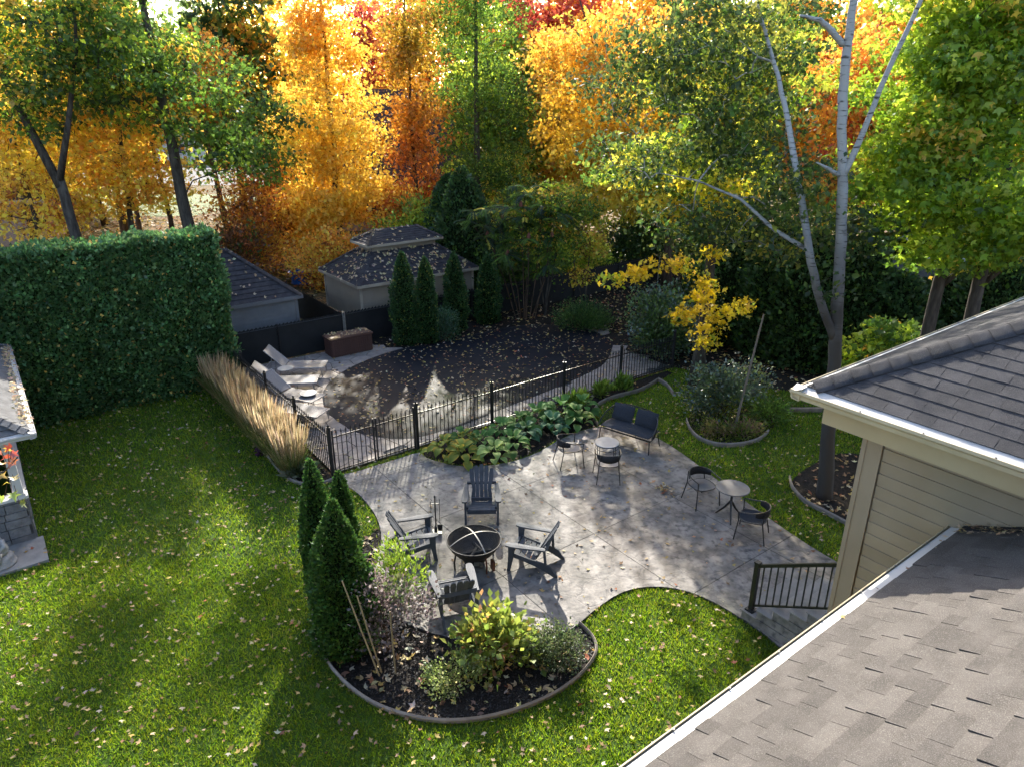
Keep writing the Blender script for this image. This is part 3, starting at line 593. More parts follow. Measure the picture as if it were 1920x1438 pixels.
# left garden pavilion
pav = thing('garden_pavilion', 'grey pavilion with shingle roof, white posts and low stone wall at the left edge', 'pavilion', (0, 0, 0), RZ)
pc = at(68, 812, 2.42); PAa, PAb = toab(pc)        # outer roof corner
hip_roof('roof', pav, PAa - 5.6, PAa - .1, PAb + .1, PAb + 6.3, 2.44, 1.6, MAT['shingle_g'], n=20)
for (p, q, i) in (((PAa, PAb, 2.43), (PAa, PAb + 6.4, 2.43), (-1, 0, 0)), ((PAa - 5.7, PAb, 2.43), (PAa, PAb, 2.43), (0, 1, 0))): gutter(pav, p, q, i, MAT['white'], False)
wa, wb_ = PAa - .45, PAb + .42
MB().box((wa - 2.6, wb_ + 2.9, 2.30), (5.5, 6.0, .16)).build('ceiling', MAT['white'], pav)
for (a, b) in ((wa - .08, wb_ + .08), (wa - 5.1, wb_ + .08), (wa - .08, wb_ + 5.6), (wa - 5.1, wb_ + 5.6)): MB().box((a, b, 1.63), (.15, .15, 1.2)).box((a, b, 1.06), (.19, .19, .05)).box((a, b, 2.17), (.2, .2, .05)).build('post', MAT['white'], pav)
MB().box((wa - 2.6, wb_ + .1, 1.01), (5.3, .26, .055)).build('sill', MAT['white'], pav); MB().box((wa - .08, wb_ + 2.98, 1.012), (.24, 5.4, .05)).build('sill', MAT['white'], pav)
core = MB().box((wa - 2.6, wb_ + .11, .49), (5.14, .16, .97)).box((wa - .11, wb_ + 2.95, .49), (.16, 5.4, .968)).build('stone_wall', MAT['joint'], pav)
for side in (0, 1):
    z = .02; k = 0
    while z < .93:
        h = random.choice((.15, .19, .22)); h = min(h, .975 - z); s = -.3 * (k % 2); k += 1
        while s < 5.1:
            w = random.uniform(.28, .5); s1 = max(s, .0); w1 = min(s + w, 5.12) - s1
            if w1 > .06 and h > .05:
                pr = random.uniform(.0, .012); mb = MB()
                if side == 0: mb.box((wa - .02 - s1 - w1 / 2, wb_ + .022 - pr, z + h / 2), (w1 - .014, .05, h - .014))
                else: mb.box((wa - .022 + pr, wb_ + .035 + s1 + w1 / 2, z + h / 2), (.05, w1 - .014, h - .014))
                mb.build('stone', MAT['block'], core)
            s += w
        z += h
sl = at(76, 1052); sa, sb = toab(sl)
tag(MB().box((0, 0, .02), (2.2, 1.0, .07)).build('paving_slab', MAT['slabc'], loc=ab(wa - 1.0, wb_ - .48, .0), rotz=RZ), 'pale concrete paving slab at the foot of the pavilion stone wall', 'slab')
# ------------------------------------------------------------------ neighbours
def plain_house(name, label, ctr, rz, w, d, hw, rise, mw, mr, wins=()):
    h = thing(name, label, 'house', ctr, rz); a0, a1, b0, b1 = -w / 2, w / 2, -d / 2, d / 2
    walls('wall', h, a0, a1, b0, b1, 0, hw, mw, .2); hip_roof('roof', h, a0 - .4, a1 + .4, b0 - .4, b1 + .4, hw, rise, mr, n=26); fascia(h, a0 - .4, a1 + .4, b0 - .4, b1 + .4, hw, .2, MAT['fascia'])
    for (x, z, ww, hh) in wins:
        f = MB().box((x, b0 - .03, z), (ww + .16, .06, hh + .16)).build('window', MAT['white'], h); MB().box((x, b0 - .05, z), (ww, .06, hh)).build('pane', MAT['glass'], f)
    return h
plain_house('neighbour_house', 'brick house with a tall brown shingle roof behind the golden maple', (-8.5, 53.5, -.02), R(8), 15, 11, 3.0, 5.8, MAT['brick'], MAT['shingle_far'], [(-5, 1.5, 1.6, 1.2), (-1.5, 1.5, 1.2, 1.2), (2.5, 1.2, 2.4, 1.9), (5.8, 1.5, 1.2, 1.2)])
plain_house('neighbour_house', 'dark roofed house half hidden by yellow trees at the left edge', (-35, 45, -.02), R(20), 12, 10, 2.8, 4.0, MAT['brick'], MAT['shingle_far'], [(2.5, 1.4, 1.2, 1.2), (-1.5, 1.4, 1.2, 1.2)])
plain_house('neighbour_house', 'distant pale house across the street behind the left trees', (-44, 108, -.02), R(-6), 22, 12, 3.4, 4.5, MAT['white'], MAT['shingle_g'], [(-6, 1.7, 1.6, 1.2), (-1, 1.7, 1.6, 1.2), (5, 1.7, 1.6, 1.2)])
bar_ = thing('tin_roof_shed', 'small shed with pale ribbed metal roof glimpsed between the right maple trunks', 'shed', aty(1735, 520, 30).xy.to_3d(), R(30))
walls('wall', bar_, -2, 2, -1.6, 1.6, 0, 2.0, MAT['vinyl_g'], .15)
mb = MB()
for s in (-1, 1): mb.slab([[Vector((-2.2, s * 1.85, 1.92)), Vector((2.2, s * 1.85, 1.92))], [Vector((-2.2, 0, 3.05)), Vector((2.2, 0, 3.05))]], .03)
tr_ = mb.build('roof', MAT['metal_roof'], bar_)
rb = MB().bar((0, 0, 0), (0, 1.85, -1.13), .025, .03).mesh('rib', MAT['metal_roof'])
for k in range(21):
    for s in (0, math.pi): o = obj('rib', rb, tr_, (-2.1 + k * .21, 0, 3.07), s)
nb_ = flat('neighbour_pool', [(3.6, 37.5), (6.6, 39.5), (5.4, 43), (2.6, 41)], .02, MAT['water'])
npf = thing('neighbour_fence', 'thin black baluster fence in front of the turquoise neighbouring pool', 'fence')
f0, f1 = Vector((.6, 33.2, 0)), Vector((7.2, 37.8, 0))
for z in (1.15, .12): MB().bar(f0 + Vector((0, 0, z)), f1 + Vector((0, 0, z)), .04, .05).build('rail', MAT['iron'], npf)
bm_ = MB().box((0, 0, .63), (.03, .03, 1.05)).mesh('baluster', MAT['iron'])
for k in range(60): obj('baluster', bm_, npf, f0.lerp(f1, k / 59))
# ------------------------------------------------------------------ fire pit corner
def adirondack(label, loc, rz):
    t = thing('adirondack_chair', label, 'chair', loc, rz, 'slatted garden chairs round the fire pit'); m = MAT['plastic']
    for k in range(5):                             # fanned back slats, middle one tallest
        u = k - 2; rows = []
        for s in np.linspace(0, 1, 9):
            top = 1.0 - .035 * abs(u) ** 1.6; q = s * top
            y = .10 + .36 * q ** 1.08; z = .27 + .69 * q; waist = 1 - .16 * math.exp(-((s - .42) / .16) ** 2)
            cx = u * (.088 + .022 * q) * waist; hw = (.040 + .010 * q) * waist
            if s == 1: hw *= .72
            dip = .018 * (abs(u) / 2) ** 2
            rows.append([Vector((cx - hw, y - dip, z)), Vector((cx, y - dip - .003, z + (.012 if s == 1 else 0))), Vector((cx + hw, y - dip, z))])
        MB().slab(rows, .022, (0, -.88, .47)).build('back_slat', m, t)
    MB().slab([[Vector((x, .075 + .1 * (abs(x) / .3) ** 2 * .2, z)) for x in np.linspace(-.22, .22, 5)] for z in (.30, .36)], .03, (0, -1, 0)).build('lower_back_rail', m, t)
    MB().bar((-.31, .305, .60), (.31, .305, .60), .03, .07, (0, -.5, .9)).build('upper_back_rail', m, t)
    for k in range(5):                             # seat slats across
        y = -.37 + k * .103; z = .372 - k * .026 - (.02 if k == 0 else 0)
        MB().box((0, y, z), (.56, .090, .022), rx=(-.25 if k else .35)).build('seat_slat', m, t)
    for s in (-1, 1):
        rows = []
        for v in np.linspace(0, 1, 8):
            y = .30 - .75 * v; w = .040 + .032 * math.sin(min(1, v * 1.15) * math.pi * .5) ** 1.5; w *= (.72 if v == 1 else 1)
            cx = s * (.315 + .035 * v); rows.append([Vector((cx - w, y, .585 + .004 * v)), Vector((cx, y - (.015 if v == 1 else 0), .590 + .004 * v)), Vector((cx + w, y, .585 + .004 * v))])
        MB().slab(rows, .03).build('armrest', m, t)
        mb = MB(); vs_ = []
        for z, y0, d in ((0, -.435, .065), (.16, -.415, .075), (.34, -.405, .105), (.565, -.41, .125)):
            vs_ += [(s * .335 - .021, y0, z), (s * .335 + .021, y0, z), (s * .335 + .021, y0 + d, z), (s * .335 - .021, y0 + d, z)]
        mb.add(vs_, [(4 * i + j, 4 * i + (j + 1) % 4, 4 * i + 4 + (j + 1) % 4, 4 * i + 4 + j) for i in range(3) for j in range(4)] + [(3, 2, 1, 0), (12, 13, 14, 15)]); mb.build('front_leg', m, t)
        mb = MB(); vs_ = []
        for y, z0, z1 in ((-.33, .29, .385), (-.10, .235, .33), (.12, .17, .285), (.28, .10, .26), (.40, .04, .20), (.47, .0, .09), (.53, .0, .04)):
            vs_ += [(s * .295 - .017, y, z0), (s * .295 + .017, y, z0), (s * .295 + .017, y, z1), (s * .295 - .017, y, z1)]
        mb.add(vs_, [(4 * i + j, 4 * i + (j + 1) % 4, 4 * i + 4 + (j + 1) % 4, 4 * i + 4 + j) for i in range(6) for j in range(4)] + [(3, 2, 1, 0), (24, 25, 26, 27)]); mb.build('rear_leg', m, t)
        MB().bar((s * .315, .27, .575), (s * .30, .30, .24), .035, .06).build('arm_brace', m, t)
    MB().box((0, -.395, .315), (.60, .022, .10)).build('front_apron', m, t)
    return t
PZ = .041
fp = Vector((-.72, 11.32, PZ))
adirondack('slate garden chair facing the camera behind the fire pit', (-.64, 13.0, PZ), R(2))
adirondack('slate garden chair left of the fire pit, beside the fire tools', (-1.93, 11.62, PZ), R(104))
adirondack('slate garden chair right of the fire pit, its back to the lawn chairs', (.42, 11.28, PZ), R(-107))
adirondack('slate garden chair with its back to the camera, nearest the island bed', (at(853, 1096, .58).x, at(853, 1096, .58).y, PZ), R(197))
pit = thing('fire_pit', 'round black steel fire bowl under a domed spark screen with grey cross bands', 'fire pit', fp)
MB().lathe([(.06, .20), (.22, .215), (.36, .29), (.45, .40), (.49, .485), (.515, .50), (.515, .488), (.495, .478), (.455, .385), (.365, .272), (.225, .195), (.06, .182), (0, .182)], 40).build('bowl', MAT['bowl'], pit, smooth=True)
MB().tube([(.51 * math.cos(a), .51 * math.sin(a), .505) for a in np.linspace(0, 2 * math.pi, 48, endpoint=False)], .013, 6, closed=True).build('rim', MAT['metal_dark'], pit)
mb = MB(); dome = lambda r, a: Vector((r * math.cos(a), r * math.sin(a), .51 + .15 * (1 - (r / .49) ** 2)))
for k in range(64):
    a = k * math.pi / 32; mb.tube([dome(r, a) for r in (.06, .2, .35, .49)], .0014, 3, cap=False)
for r in np.linspace(.05, .48, 16): mb.tube([dome(r, a) for a in np.linspace(0, 2 * math.pi, 32, endpoint=False)], .0014, 3, closed=True)
stuff(mb.build('screen_mesh', MAT['metal_dark'], pit))
for a in (R(28), R(118)): MB().slab([[dome(abs(r), a if r > 0 else a + math.pi) + Vector((-math.sin(a) * w, math.cos(a) * w, .006)) for w in (-.012, .012)] for r in np.linspace(-.49, .49, 17)], .003).build('screen_band', MAT['band'], pit)
for k in range(4):
    a = R(35 + 90 * k); MB().tube([(.40 * math.cos(a), .40 * math.sin(a), .34), (.44 * math.cos(a), .44 * math.sin(a), .17), (.43 * math.cos(a), .43 * math.sin(a), 0)], .017, 8).build('leg', MAT['copper'] if k in (3,) else MAT['bowl'], pit)
MB().lathe([(.0, .03), (.20, .035), (.22, .10), (.14, .185), (0, .19)], 20).build('ash_pan', MAT['bowl'], pit)
MB().box((.06, -.24, .15), (.10, .07, .08)).box((.14, -.22, .12), (.05, .06, .10)).build('damper', MAT['band'], pit)
MB().box((.36, -.26, .13), (.05, .12, .20), .4).build('log_hook', MAT['copper'], pit)
for k, (x, y, a, L) in enumerate([(-.05, -.05, .3, .42), (.08, .05, 2.2, .36), (0, -.14, 1.2, .30), (.16, -.12, .1, .34)]): MB().tube([(x - math.cos(a) * L / 2, y - math.sin(a) * L / 2, .25 + .02 * k), (x + math.cos(a) * L / 2, y + math.sin(a) * L / 2, .28 + .025 * k)], .035, 7).build('log', MAT['ash'], pit)
tl = thing('fire_tools', 'black fireplace tool set standing upright beside the left garden chair', 'fire tools', Vector((-1.55, 12.32, PZ)))
MB().box((0, 0, .012), (.24, .18, .024)).build('base', MAT['iron'], tl); MB().tube([(0, 0, .02), (0, 0, .82)], .011, 6).lathe([(0, .875), (.018, .86), (.022, .835), (.012, .81)], 8).build('stand', MAT['iron'], tl)
MB().bar((-.09, 0, .68), (.09, 0, .68), .012, .012).bar((0, -.06, .68), (0, .06, .68), .012, .012).build('hook_bar', MAT['iron'], tl)
for nm, x, y in (('poker', -.085, 0), ('shovel', .085, 0), ('brush', 0, -.06), ('tongs', 0, .06)):
    mb = MB(); mb.tube([(x, y, .10), (x * 1.05, y * 1.1, .74)], .006, 5)
    if nm == 'shovel': mb.slab([[Vector((x - .045, y - .02, .06)), Vector((x + .045, y - .02, .06))], [Vector((x - .05, y, .19)), Vector((x + .05, y, .19))]], .006)
    elif nm == 'brush': mb.lathe([(.0, .05), (.035, .06), (.03, .16), (.006, .20)], 8, (x, y, 0))
    elif nm == 'tongs': mb.tube([(x - .03, y, .08), (x + .02, y, .3)], .005, 5).tube([(x + .03, y, .08), (x - .02, y, .3)], .005, 5)
    else: mb.tube([(x, y, .16), (x + .035, y, .11)], .006, 5)
    mb.tube([(x, y, .74), (x + .02, y, .765), (x, y, .79)], .005, 5); mb.build(nm, MAT['iron'], tl)
# ------------------------------------------------------------------ metal patio chairs
def arm_chair(label, loc, rz, group, seat_m, w=.56):
    t = thing('patio_chair', label, 'chair', loc, rz, group); m = MAT['iron']; hw = w / 2
    hoop = [Vector((-hw - .01, -.27, .64))] + [Vector((-(hw + .01) * math.cos(a), -.02 + .30 * math.sin(a), .655 + .07 * math.sin(a))) for a in np.linspace(0, math.pi, 15)] + [Vector((hw + .01, -.27, .64))]
    MB().tube(hoop, .013, 6).build('arm_rail', m, t)
    rows = []
    for a in np.linspace(R(14), R(166), 15):       # deep woven band that makes the back
        p = Vector((-(hw + .008) * math.cos(a), -.02 + .298 * math.sin(a), 0)); top = .66 + .068 * math.sin(a); bot = top - .05 - .13 * math.sin(a) ** .7
        rows.append([p + Vector((0, 0, top)), p * .985 + Vector((0, 0, (top + bot) / 2)), p * .96 + Vector((0, 0, bot))])
    MB().slab(rows, .014, (0, -1, 0)).build('back_band', MAT['weave'], t, smooth=True)
    sh = [Vector((hw * .93 * math.copysign(abs(math.cos(a)) ** .7, math.cos(a)), -.02 + .26 * math.copysign(abs(math.sin(a)) ** .7, math.sin(a)), .435)) for a in np.linspace(0, 2 * math.pi, 28, endpoint=False)]
    MB().tube(sh, .012, 6, closed=True).build('seat_ring', m, t)
    mb = MB(); mb.add([v + Vector((0, 0, .006)) for v in sh] + [v * .5 + Vector((0, 0, .2075)) for v in sh] + [Vector((0, -.02, .415))], [(i, (i + 1) % 28, 28 + (i + 1) % 28, 28 + i) for i in range(28)] + [(28 + i, 28 + (i + 1) % 28, 56) for i in range(28)]); mb.build('seat', seat_m, t, smooth=True)
    for s in (-1, 1):
        MB().tube([(s * (hw + .01), -.27, .64), (s * (hw - .005), -.255, .44), (s * (hw + .03), -.30, 0)], .012, 6).build('leg', m, t)
        MB().tube([(s * hw * .72, .225, .70), (s * hw * .80, .20, .44), (s * (hw - .01), .29, 0)], .012, 6).build('leg', m, t)
        MB().tube([(s * (hw - .005), -.255, .43), (s * hw * .8, .20, .43)], .009, 5).build('side_rail', m, t)
    return t
arm_chair('black metal armchair left of the small round side table, beside the hostas', (1.36, 15.26, PZ), R(106), 'black metal armchairs by the sofa', MAT['sling'])
arm_chair('black metal armchair with its back to the camera in front of the small side table', (2.22, 14.52, PZ), R(178), 'black metal armchairs by the sofa', MAT['sling'])
arm_chair('black bistro chair with grey seat behind the bistro table', (4.13, 13.52, PZ), R(22), 'bistro chairs', MAT['table_top'])
arm_chair('all black bistro chair nearest the house corner, facing the bistro table', (4.87, 12.22, PZ), R(-118), 'bistro chairs', MAT['cushion'])
st = thing('side_table', 'small round side table with pale top and ring base before the sofa', 'table', at(1138, 832, .50).xy.to_3d() + Vector((0, 0, PZ)))
MB().lathe([(0, .485), (.285, .485), (.295, .495), (.295, .505), (.285, .512), (0, .512)], 32).build('table_top', MAT['glass_top'], st)
MB().tube([(.292 * math.cos(a), .292 * math.sin(a), .49) for a in np.linspace(0, 2 * math.pi, 32, endpoint=False)], .010, 5, closed=True).build('top_ring', MAT['iron'], st)
for k in range(4): a = R(30 + 90 * k); MB().tube([(.275 * math.cos(a), .275 * math.sin(a), .485), (.275 * math.cos(a), .275 * math.sin(a), 0)], .009, 5).build('leg', MAT['iron'], st)
MB().tube([(.275 * math.cos(a), .275 * math.sin(a), .38) for a in np.linspace(0, 2 * math.pi, 28, endpoint=False)], .007, 5, closed=True).build('lower_ring', MAT['iron'], st)
bt = thing('bistro_table', 'round grey bistro table on splayed black legs between two bistro chairs', 'table', Vector((4.60, 12.88, PZ)))
MB().lathe([(0, .70), (.33, .70), (.345, .708), (.345, .722), (.335, .73), (0, .73)], 36).build('table_top', MAT['table_top'], bt)
MB().tube([(0, 0, .70), (0, 0, .36)], .026, 8).build('pillar', MAT['iron'], bt)
for a in (R(-100), R(20), R(140)): MB().tube([(0, 0, .42), (.12 * math.cos(a), .12 * math.sin(a), .22), (.30 * math.cos(a), .30 * math.sin(a), 0)], [.026, .022, .017], 7).build('leg', MAT['iron'], bt)
# sofa
so = thing('garden_sofa', 'black rope back garden sofa with two charcoal back cushions on the patio edge', 'sofa', Vector((3.03, 16.40, PZ)), R(-38)); SW = .76
hoop = lambda a: Vector((-(SW) * math.copysign(abs(math.cos(a)) ** .55, math.cos(a)), -.30 + .66 * math.sin(a) ** .8, .44 + .43 * math.sin(a) ** .6))
AA = np.linspace(0, math.pi, 33); MB().tube([hoop(a) for a in AA], .015, 7).build('back_frame', MAT['iron'], so)
low = lambda a: Vector((-(SW - .03) * math.copysign(abs(math.cos(a)) ** .5, math.cos(a)), -.31 + .60 * math.sin(a) ** .8, .36)); MB().tube([low(a) for a in AA], .014, 6).bar(low(0), low(math.pi), .028, .03).build('seat_frame', MAT['iron'], so)
mb = MB()
for i, a in enumerate(np.linspace(.06, math.pi - .06, 74)): mb.tube([low(a), low(a).lerp(hoop(a), .5) + Vector((0, .012, 0)), hoop(a)], .0055, 4, cap=False)
stuff(mb.build('rope_back', MAT['weave'], so))
def cushion(name, parent, c, d, rx, m):
    mb = MB(); nx = ny = 7; f = lambda i, n: math.sin((i / (n - 1)) * math.pi); top = []; bot = []
    M_ = Matrix.Translation(c) @ Matrix.Rotation(rx, 4, 'X')
    for i in range(nx):
        r1_, r2_ = [], []
        for j in range(ny):
            x = (i / (nx - 1) - .5); y = (j / (ny - 1) - .5); pf = min(1, (f(i, nx) * f(j, ny)) ** .32 + .12); pin = 1 - .03 * (abs(x) * abs(y) * 4)
            r1_.append(M_ @ Vector((x * d[0] * pin, y * d[1] * pin, d[2] / 2 * pf))); r2_.append(M_ @ Vector((x * d[0] * pin, y * d[1] * pin, -d[2] / 2 * pf)))
        top.append(r1_); bot.append(r2_)
    mb.sheet(top); mb.sheet([list(reversed(r)) for r in bot])
    for i in range(nx - 1):
        mb.add([top[i][0], bot[i][0], bot[i + 1][0], top[i + 1][0]], [(3, 2, 1, 0)]); mb.add([top[i][-1], bot[i][-1], bot[i + 1][-1], top[i + 1][-1]], [(0, 1, 2, 3)])
        mb.add([top[0][i], bot[0][i], bot[0][i + 1], top[0][i + 1]], [(0, 1, 2, 3)]); mb.add([top[-1][i], bot[-1][i], bot[-1][i + 1], top[-1][i + 1]], [(3, 2, 1, 0)])
    return mb.build(name, m, parent, smooth=True)
cushion('seat_cushion', so, (0, -.03, .43), (1.40, .62, .13), 0, MAT['cushion'])
for s in (-1, 1): cushion('back_cushion', so, (s * .335, .20, .68), (.60, .44, .15), R(68), MAT['cushion'])
for x, y, x2, y2 in ((-.70, -.30, -.72, -.33), (.70, -.30, .72, -.33), (-.66, .22, -.70, .30), (.66, .22, .70, .30), (0, .28, 0, .33)): MB().tube([(x, y, .36), (x2, y2, 0)], .013, 6).build('leg', MAT['iron'], so)
# ------------------------------------------------------------------ pool side things
def lounger(label, foot, rz, up):
    t = thing('sun_lounger', label, 'sun lounger', foot, rz, 'taupe sun loungers by the pool'); m = MAT['alu']; hw = .31
    for s in (-1, 1): MB().tube([(0, s * hw, .34), (-1.30, s * hw, .34), (-1.85, s * hw, .33)], .017, 6).build('side_rail', m, t)
    MB().tube([(0, -hw, .34), (0, hw, .34)], .017, 6).build('end_rail', m, t); MB().tube([(-1.85, -hw, .33), (-1.85, hw, .33)], .015, 6).build('end_rail', m, t)
    for x in (-.10, -1.65):
        for s in (-1, 1): MB().tube([(x, s * hw, .33), (x + (.04 if x > -1 else -.06), s * hw, .02)], .016, 6).build('leg', m, t)
    MB().slab([[Vector((x, y, .352 - .012 * math.sin(math.pi * (y + hw) / (2 * hw)))) for y in np.linspace(-hw + .01, hw - .01, 5)] for x in (-.02, -.4, -.8, -1.22)], .006).build('seat_sling', MAT['sling'], t)
    c, s_ = math.cos(up), math.sin(up); L = .80
    b = MB().tube([(-1.24, -hw, .36), (-1.24 - L * c, -hw, .36 + L * s_), (-1.24 - L * c, hw, .36 + L * s_), (-1.24, hw, .36)], .015, 6).build('backrest_frame', m, t)
    MB().slab([[Vector((-1.24 - q * c, y, .362 + q * s_)) for y in np.linspace(-hw + .01, hw - .01, 5)] for q in (.01, .3, .6, L - .01)], .006, (s_, 0, c)).build('backrest_sling', MAT['sling'], b)
    for s in (-1, 1): MB().tube([(-1.24 - .5 * c, s * (hw - .04), .36 + .5 * s_), (-1.66, s * (hw - .04), .33)], .010, 5).build('prop', m, t)
    return t
DZ = .033
f1_ = at(611, 684, .36); f2_ = at(596, 711, .36); f3_ = at(597, 748, .36); f4_ = at(606, 775, .36)
lounger('taupe sun lounger with raised back nearest the black slatted fence', (f1_.x, f1_.y, DZ), R(2), R(44))
lounger('sunlit taupe sun lounger, second from the slatted fence', (f2_.x, f2_.y, DZ), R(6), R(40))
lounger('taupe sun lounger half hidden behind the ornamental grasses, third from the slatted fence', (f3_.x, f3_.y, DZ), R(-24), R(36))
lounger('low taupe sun lounger nearest the pool gate', (f4_.x, f4_.y, DZ), R(-20), R(8))
for px, py, lb in ((535, 692, 'round pale side table between the two sun loungers nearest the slatted fence'), (578, 738, 'round pale side table between the lower two sun loungers')):
    p = at(px, py, .42); t = thing('lounger_table', lb, 'table', (p.x, p.y, DZ))
    MB().lathe([(0, .40), (.235, .40), (.245, .41), (.24, .42), (0, .422)], 24).build('table_top', MAT['glass_top'], t)
    for k in range(3): a = R(90 + 120 * k); MB().tube([(.14 * math.cos(a), .14 * math.sin(a), .40), (.2 * math.cos(a), .2 * math.sin(a), 0)], .011, 5).build('leg', MAT['alu'], t)
bx = thing('deck_box', 'brown slatted resin deck box with leaves on its lid by the pool', 'deck box', ab(9.5, 22.15, DZ), RZ)
MB().box((0, 0, .30), (1.50, .62, .58)).build('body', MAT['wood_box'], bx)
sm = MB().box((0, 0, .29), (.062, .022, .52)).mesh('slat', MAT['wood_box'])
for k in range(18): obj('slat', sm, bx, (-.69 + k * .0812, -.318, 0)); obj('slat', sm, bx, (-.69 + k * .0812, .318, 0))
for k in range(7):
    for s in (-1, 1): obj('slat', sm, bx, (s * .757, -.25 + k * .083, 0), R(90))
MB().box((0, 0, .625), (1.58, .70, .06)).box((0, 0, .66), (1.48, .60, .02)).build('lid', MAT['wood_box'], bx)
tub = thing('blue_tub', 'round blue plastic tub on a stand in the leafy yard beyond the fence', 'tub', aty(566, 532, 33.5).xy.to_3d())
MB().lathe([(0, .28), (.46, .30), (.58, .52), (.62, .54), (.60, .56), (.54, .53), (.44, .34), (0, .32)], 24).build('basin', MAT['blue'], tub)
MB().lathe([(.50, 0), (.46, .05), (.44, .3)], 16).build('foot', MAT['blue'], tub)
# stone ornament by the pavilion
orn = thing('stone_ornament', 'weathered cast stone figure seated on a round base beside the pavilion wall', 'ornament', at(4, 1062) + Vector((0, 0, .055)))
MB().lathe([(0, 0), (.26, 0), (.27, .05), (.22, .10), (.24, .16), (.17, .22), (0, .23)], 20).build('base', MAT['statue'], orn, smooth=True)
mb = MB().lathe([(0, .22), (.16, .22), (.19, .32), (.15, .46), (.11, .55), (.05, .60), (.04, .63), (.09, .66), (.115, .74), (.09, .82), (0, .85)], 16)
for s in (-1, 1): mb.tube([(s * .13, .02, .53), (s * .20, -.05, .42), (s * .10, -.16, .36)], [.05, .045, .035], 7).tube([(s * .09, -.02, .29), (s * .13, -.2, .30), (s * .11, -.22, .12)], [.08, .065, .045], 7)
mb.build('figure', MAT['statue'], orn, smooth=True)
# ------------------------------------------------------------------ bed edging
def edging(label, pts, h=.085, th=.014):
    P = [Vector((p[0], p[1], 0)) for p in pts]; n = len(P); t = thing('garden_edging', label, 'edging'); mb = MB()
    prof = [(-th, -.02), (th, -.02)] + [(th + (.006 if k % 2 else -.001), h * k / 5) for k in range(0, 5)] + [(th + .012, h - .012), (.0, h + .014), (-th - .006, h - .012), (-th, h * .5)]
    rings = []
    for i in range(n):
        d = (P[min(i + 1, n - 1)] - P[max(i - 1, 0)]).normalized(); x = Vector((d.y, -d.x, 0)); rings.append([P[i] + x * a + Vector((0, 0, z)) for a, z in prof])
    k = len(prof); mb.add([v for r in rings for v in r], [(i * k + j, (i + 1) * k + j, (i + 1) * k + (j + 1) % k, i * k + (j + 1) % k) for i in range(n - 1) for j in range(k)] + [tuple(range(k)), tuple(range(n * k - 1, n * k - k - 1, -1))])
    mb.build('strip', MAT['edging'], t); return t
def pxpath(pts, n=5): return smooth_poly([at(*p) for p in pts], n, closed=False)
edging('taupe ribbed edging strip curving round the front island bed', pxpath(isl_px[2:20], 5))
edging('taupe edging strip between the lawn and the ornamental grasses', pxpath(GBED_px[1:], 4))
edging('taupe edging strip bending round the far end of the hosta bed behind the sofa', pxpath([(1120, 800), (1112, 782), (1122, 762), (1152, 748), (1200, 735), (1232, 717)], 5), .13)
edging('loose end of grey edging lying askew near the middle trunk', pxpath([(1234, 716), (1250, 726), (1262, 742)], 4), .14)
edging('grey edging arc round the shady round bed with the leaning stake', pxpath([(1287, 790), (1294, 808), (1312, 826), (1345, 837), (1385, 837), (1420, 828), (1440, 812)], 5), .12)
edging('pale edging curve at the foot of the birch trunk', pxpath([(1480, 898), (1486, 918), (1510, 944), (1550, 965), (1600, 992)], 5), .11)
MB_w = thing('timber_edging', 'short weathered timber lying at the edge of the shady lawn by the roof corner', 'timber', at(1498, 772), R(2)); MB().box((0, 0, .06), (1.3, .11, .13)).build('beam', MAT['wood'], MB_w)
# ------------------------------------------------------------------ trees
def add_tubes(P, Q, r0, r1, n):
    """many straight tapered sticks at once -> arrays"""
    P = np.asarray(P); Q = np.asarray(Q); d = unit(Q - P); u = np.where(np.abs(d[:, 2:3]) < .9, np.array([[0, 0, 1.]]), np.array([[1., 0, 0]])); X = unit(np.cross(d, u)); Y = np.cross(d, X)
    a = np.arange(n) * 2 * np.pi / n; c = np.cos(a)[None, :, None]; s = np.sin(a)[None, :, None]; ring = X[:, None] * c + Y[:, None] * s
    V = np.concatenate([P[:, None] + ring * r0[:, None, None], Q[:, None] + ring * r1[:, None, None]], 1).reshape(-1, 3)
    k = np.arange(n); f = np.concatenate([np.stack([k, (k + 1) % n, n + (k + 1) % n], 1), np.stack([k, n + (k + 1) % n, n + k], 1)])
    return V, (f[None] + (np.arange(len(P)) * 2 * n)[:, None, None]).reshape(-1, 3)
def grow(stems, C, tip=.006, maxr=.12):
    """branches from the stems (lists of (point, radius)) out to every cluster centre"""
    P = []; par = []; rad = []
    for st in stems:
        for i, (p, r) in enumerate(st):
            P.append(np.array(p, float)); par.append(-1); rad.append(r)
    ns = len(P); base = np.array(P); dist = np.min(np.linalg.norm(C[:, None] - base[None], axis=2), axis=1); order = np.argsort(dist)
    A = np.zeros((ns + 2 * len(C), 3)); A[:ns] = base; n = ns; ok = np.ones(len(A), bool); par += [-1] * (2 * len(C))
    ok[:ns] = [p[2] > 1.2 or True for p in P]
    for i in order:
        c = C[i]; d = np.linalg.norm(A[:n] - c, axis=1); drop = np.maximum(0, A[:n, 2] - c[2] + .25 * d)
        cost = d + .9 * drop; j = int(np.argmin(cost)); a = A[j]; L = d[j]
        mid = a * .5 + c * .5 + np.array([0, 0, .10 * L]) + rng.normal(0, .06 * L, 3)
        A[n] = mid; par[n] = j; A[n + 1] = c; par[n + 1] = n; n += 2
    w = np.zeros(n); w[ns + 1:n:2] += tip ** 2.2
    for i in range(n - 1, ns - 1, -1): w[par[i]] += w[i]
    r = np.minimum(w ** (1 / 2.2), maxr); idx = np.arange(ns, n); pr = np.array(par[:n])[idx]
    rp = np.where(pr < ns, r[idx] * 1.15, np.minimum(r[pr], r[idx] * 1.5))
    return A[pr], A[idx], rp, r[idx]
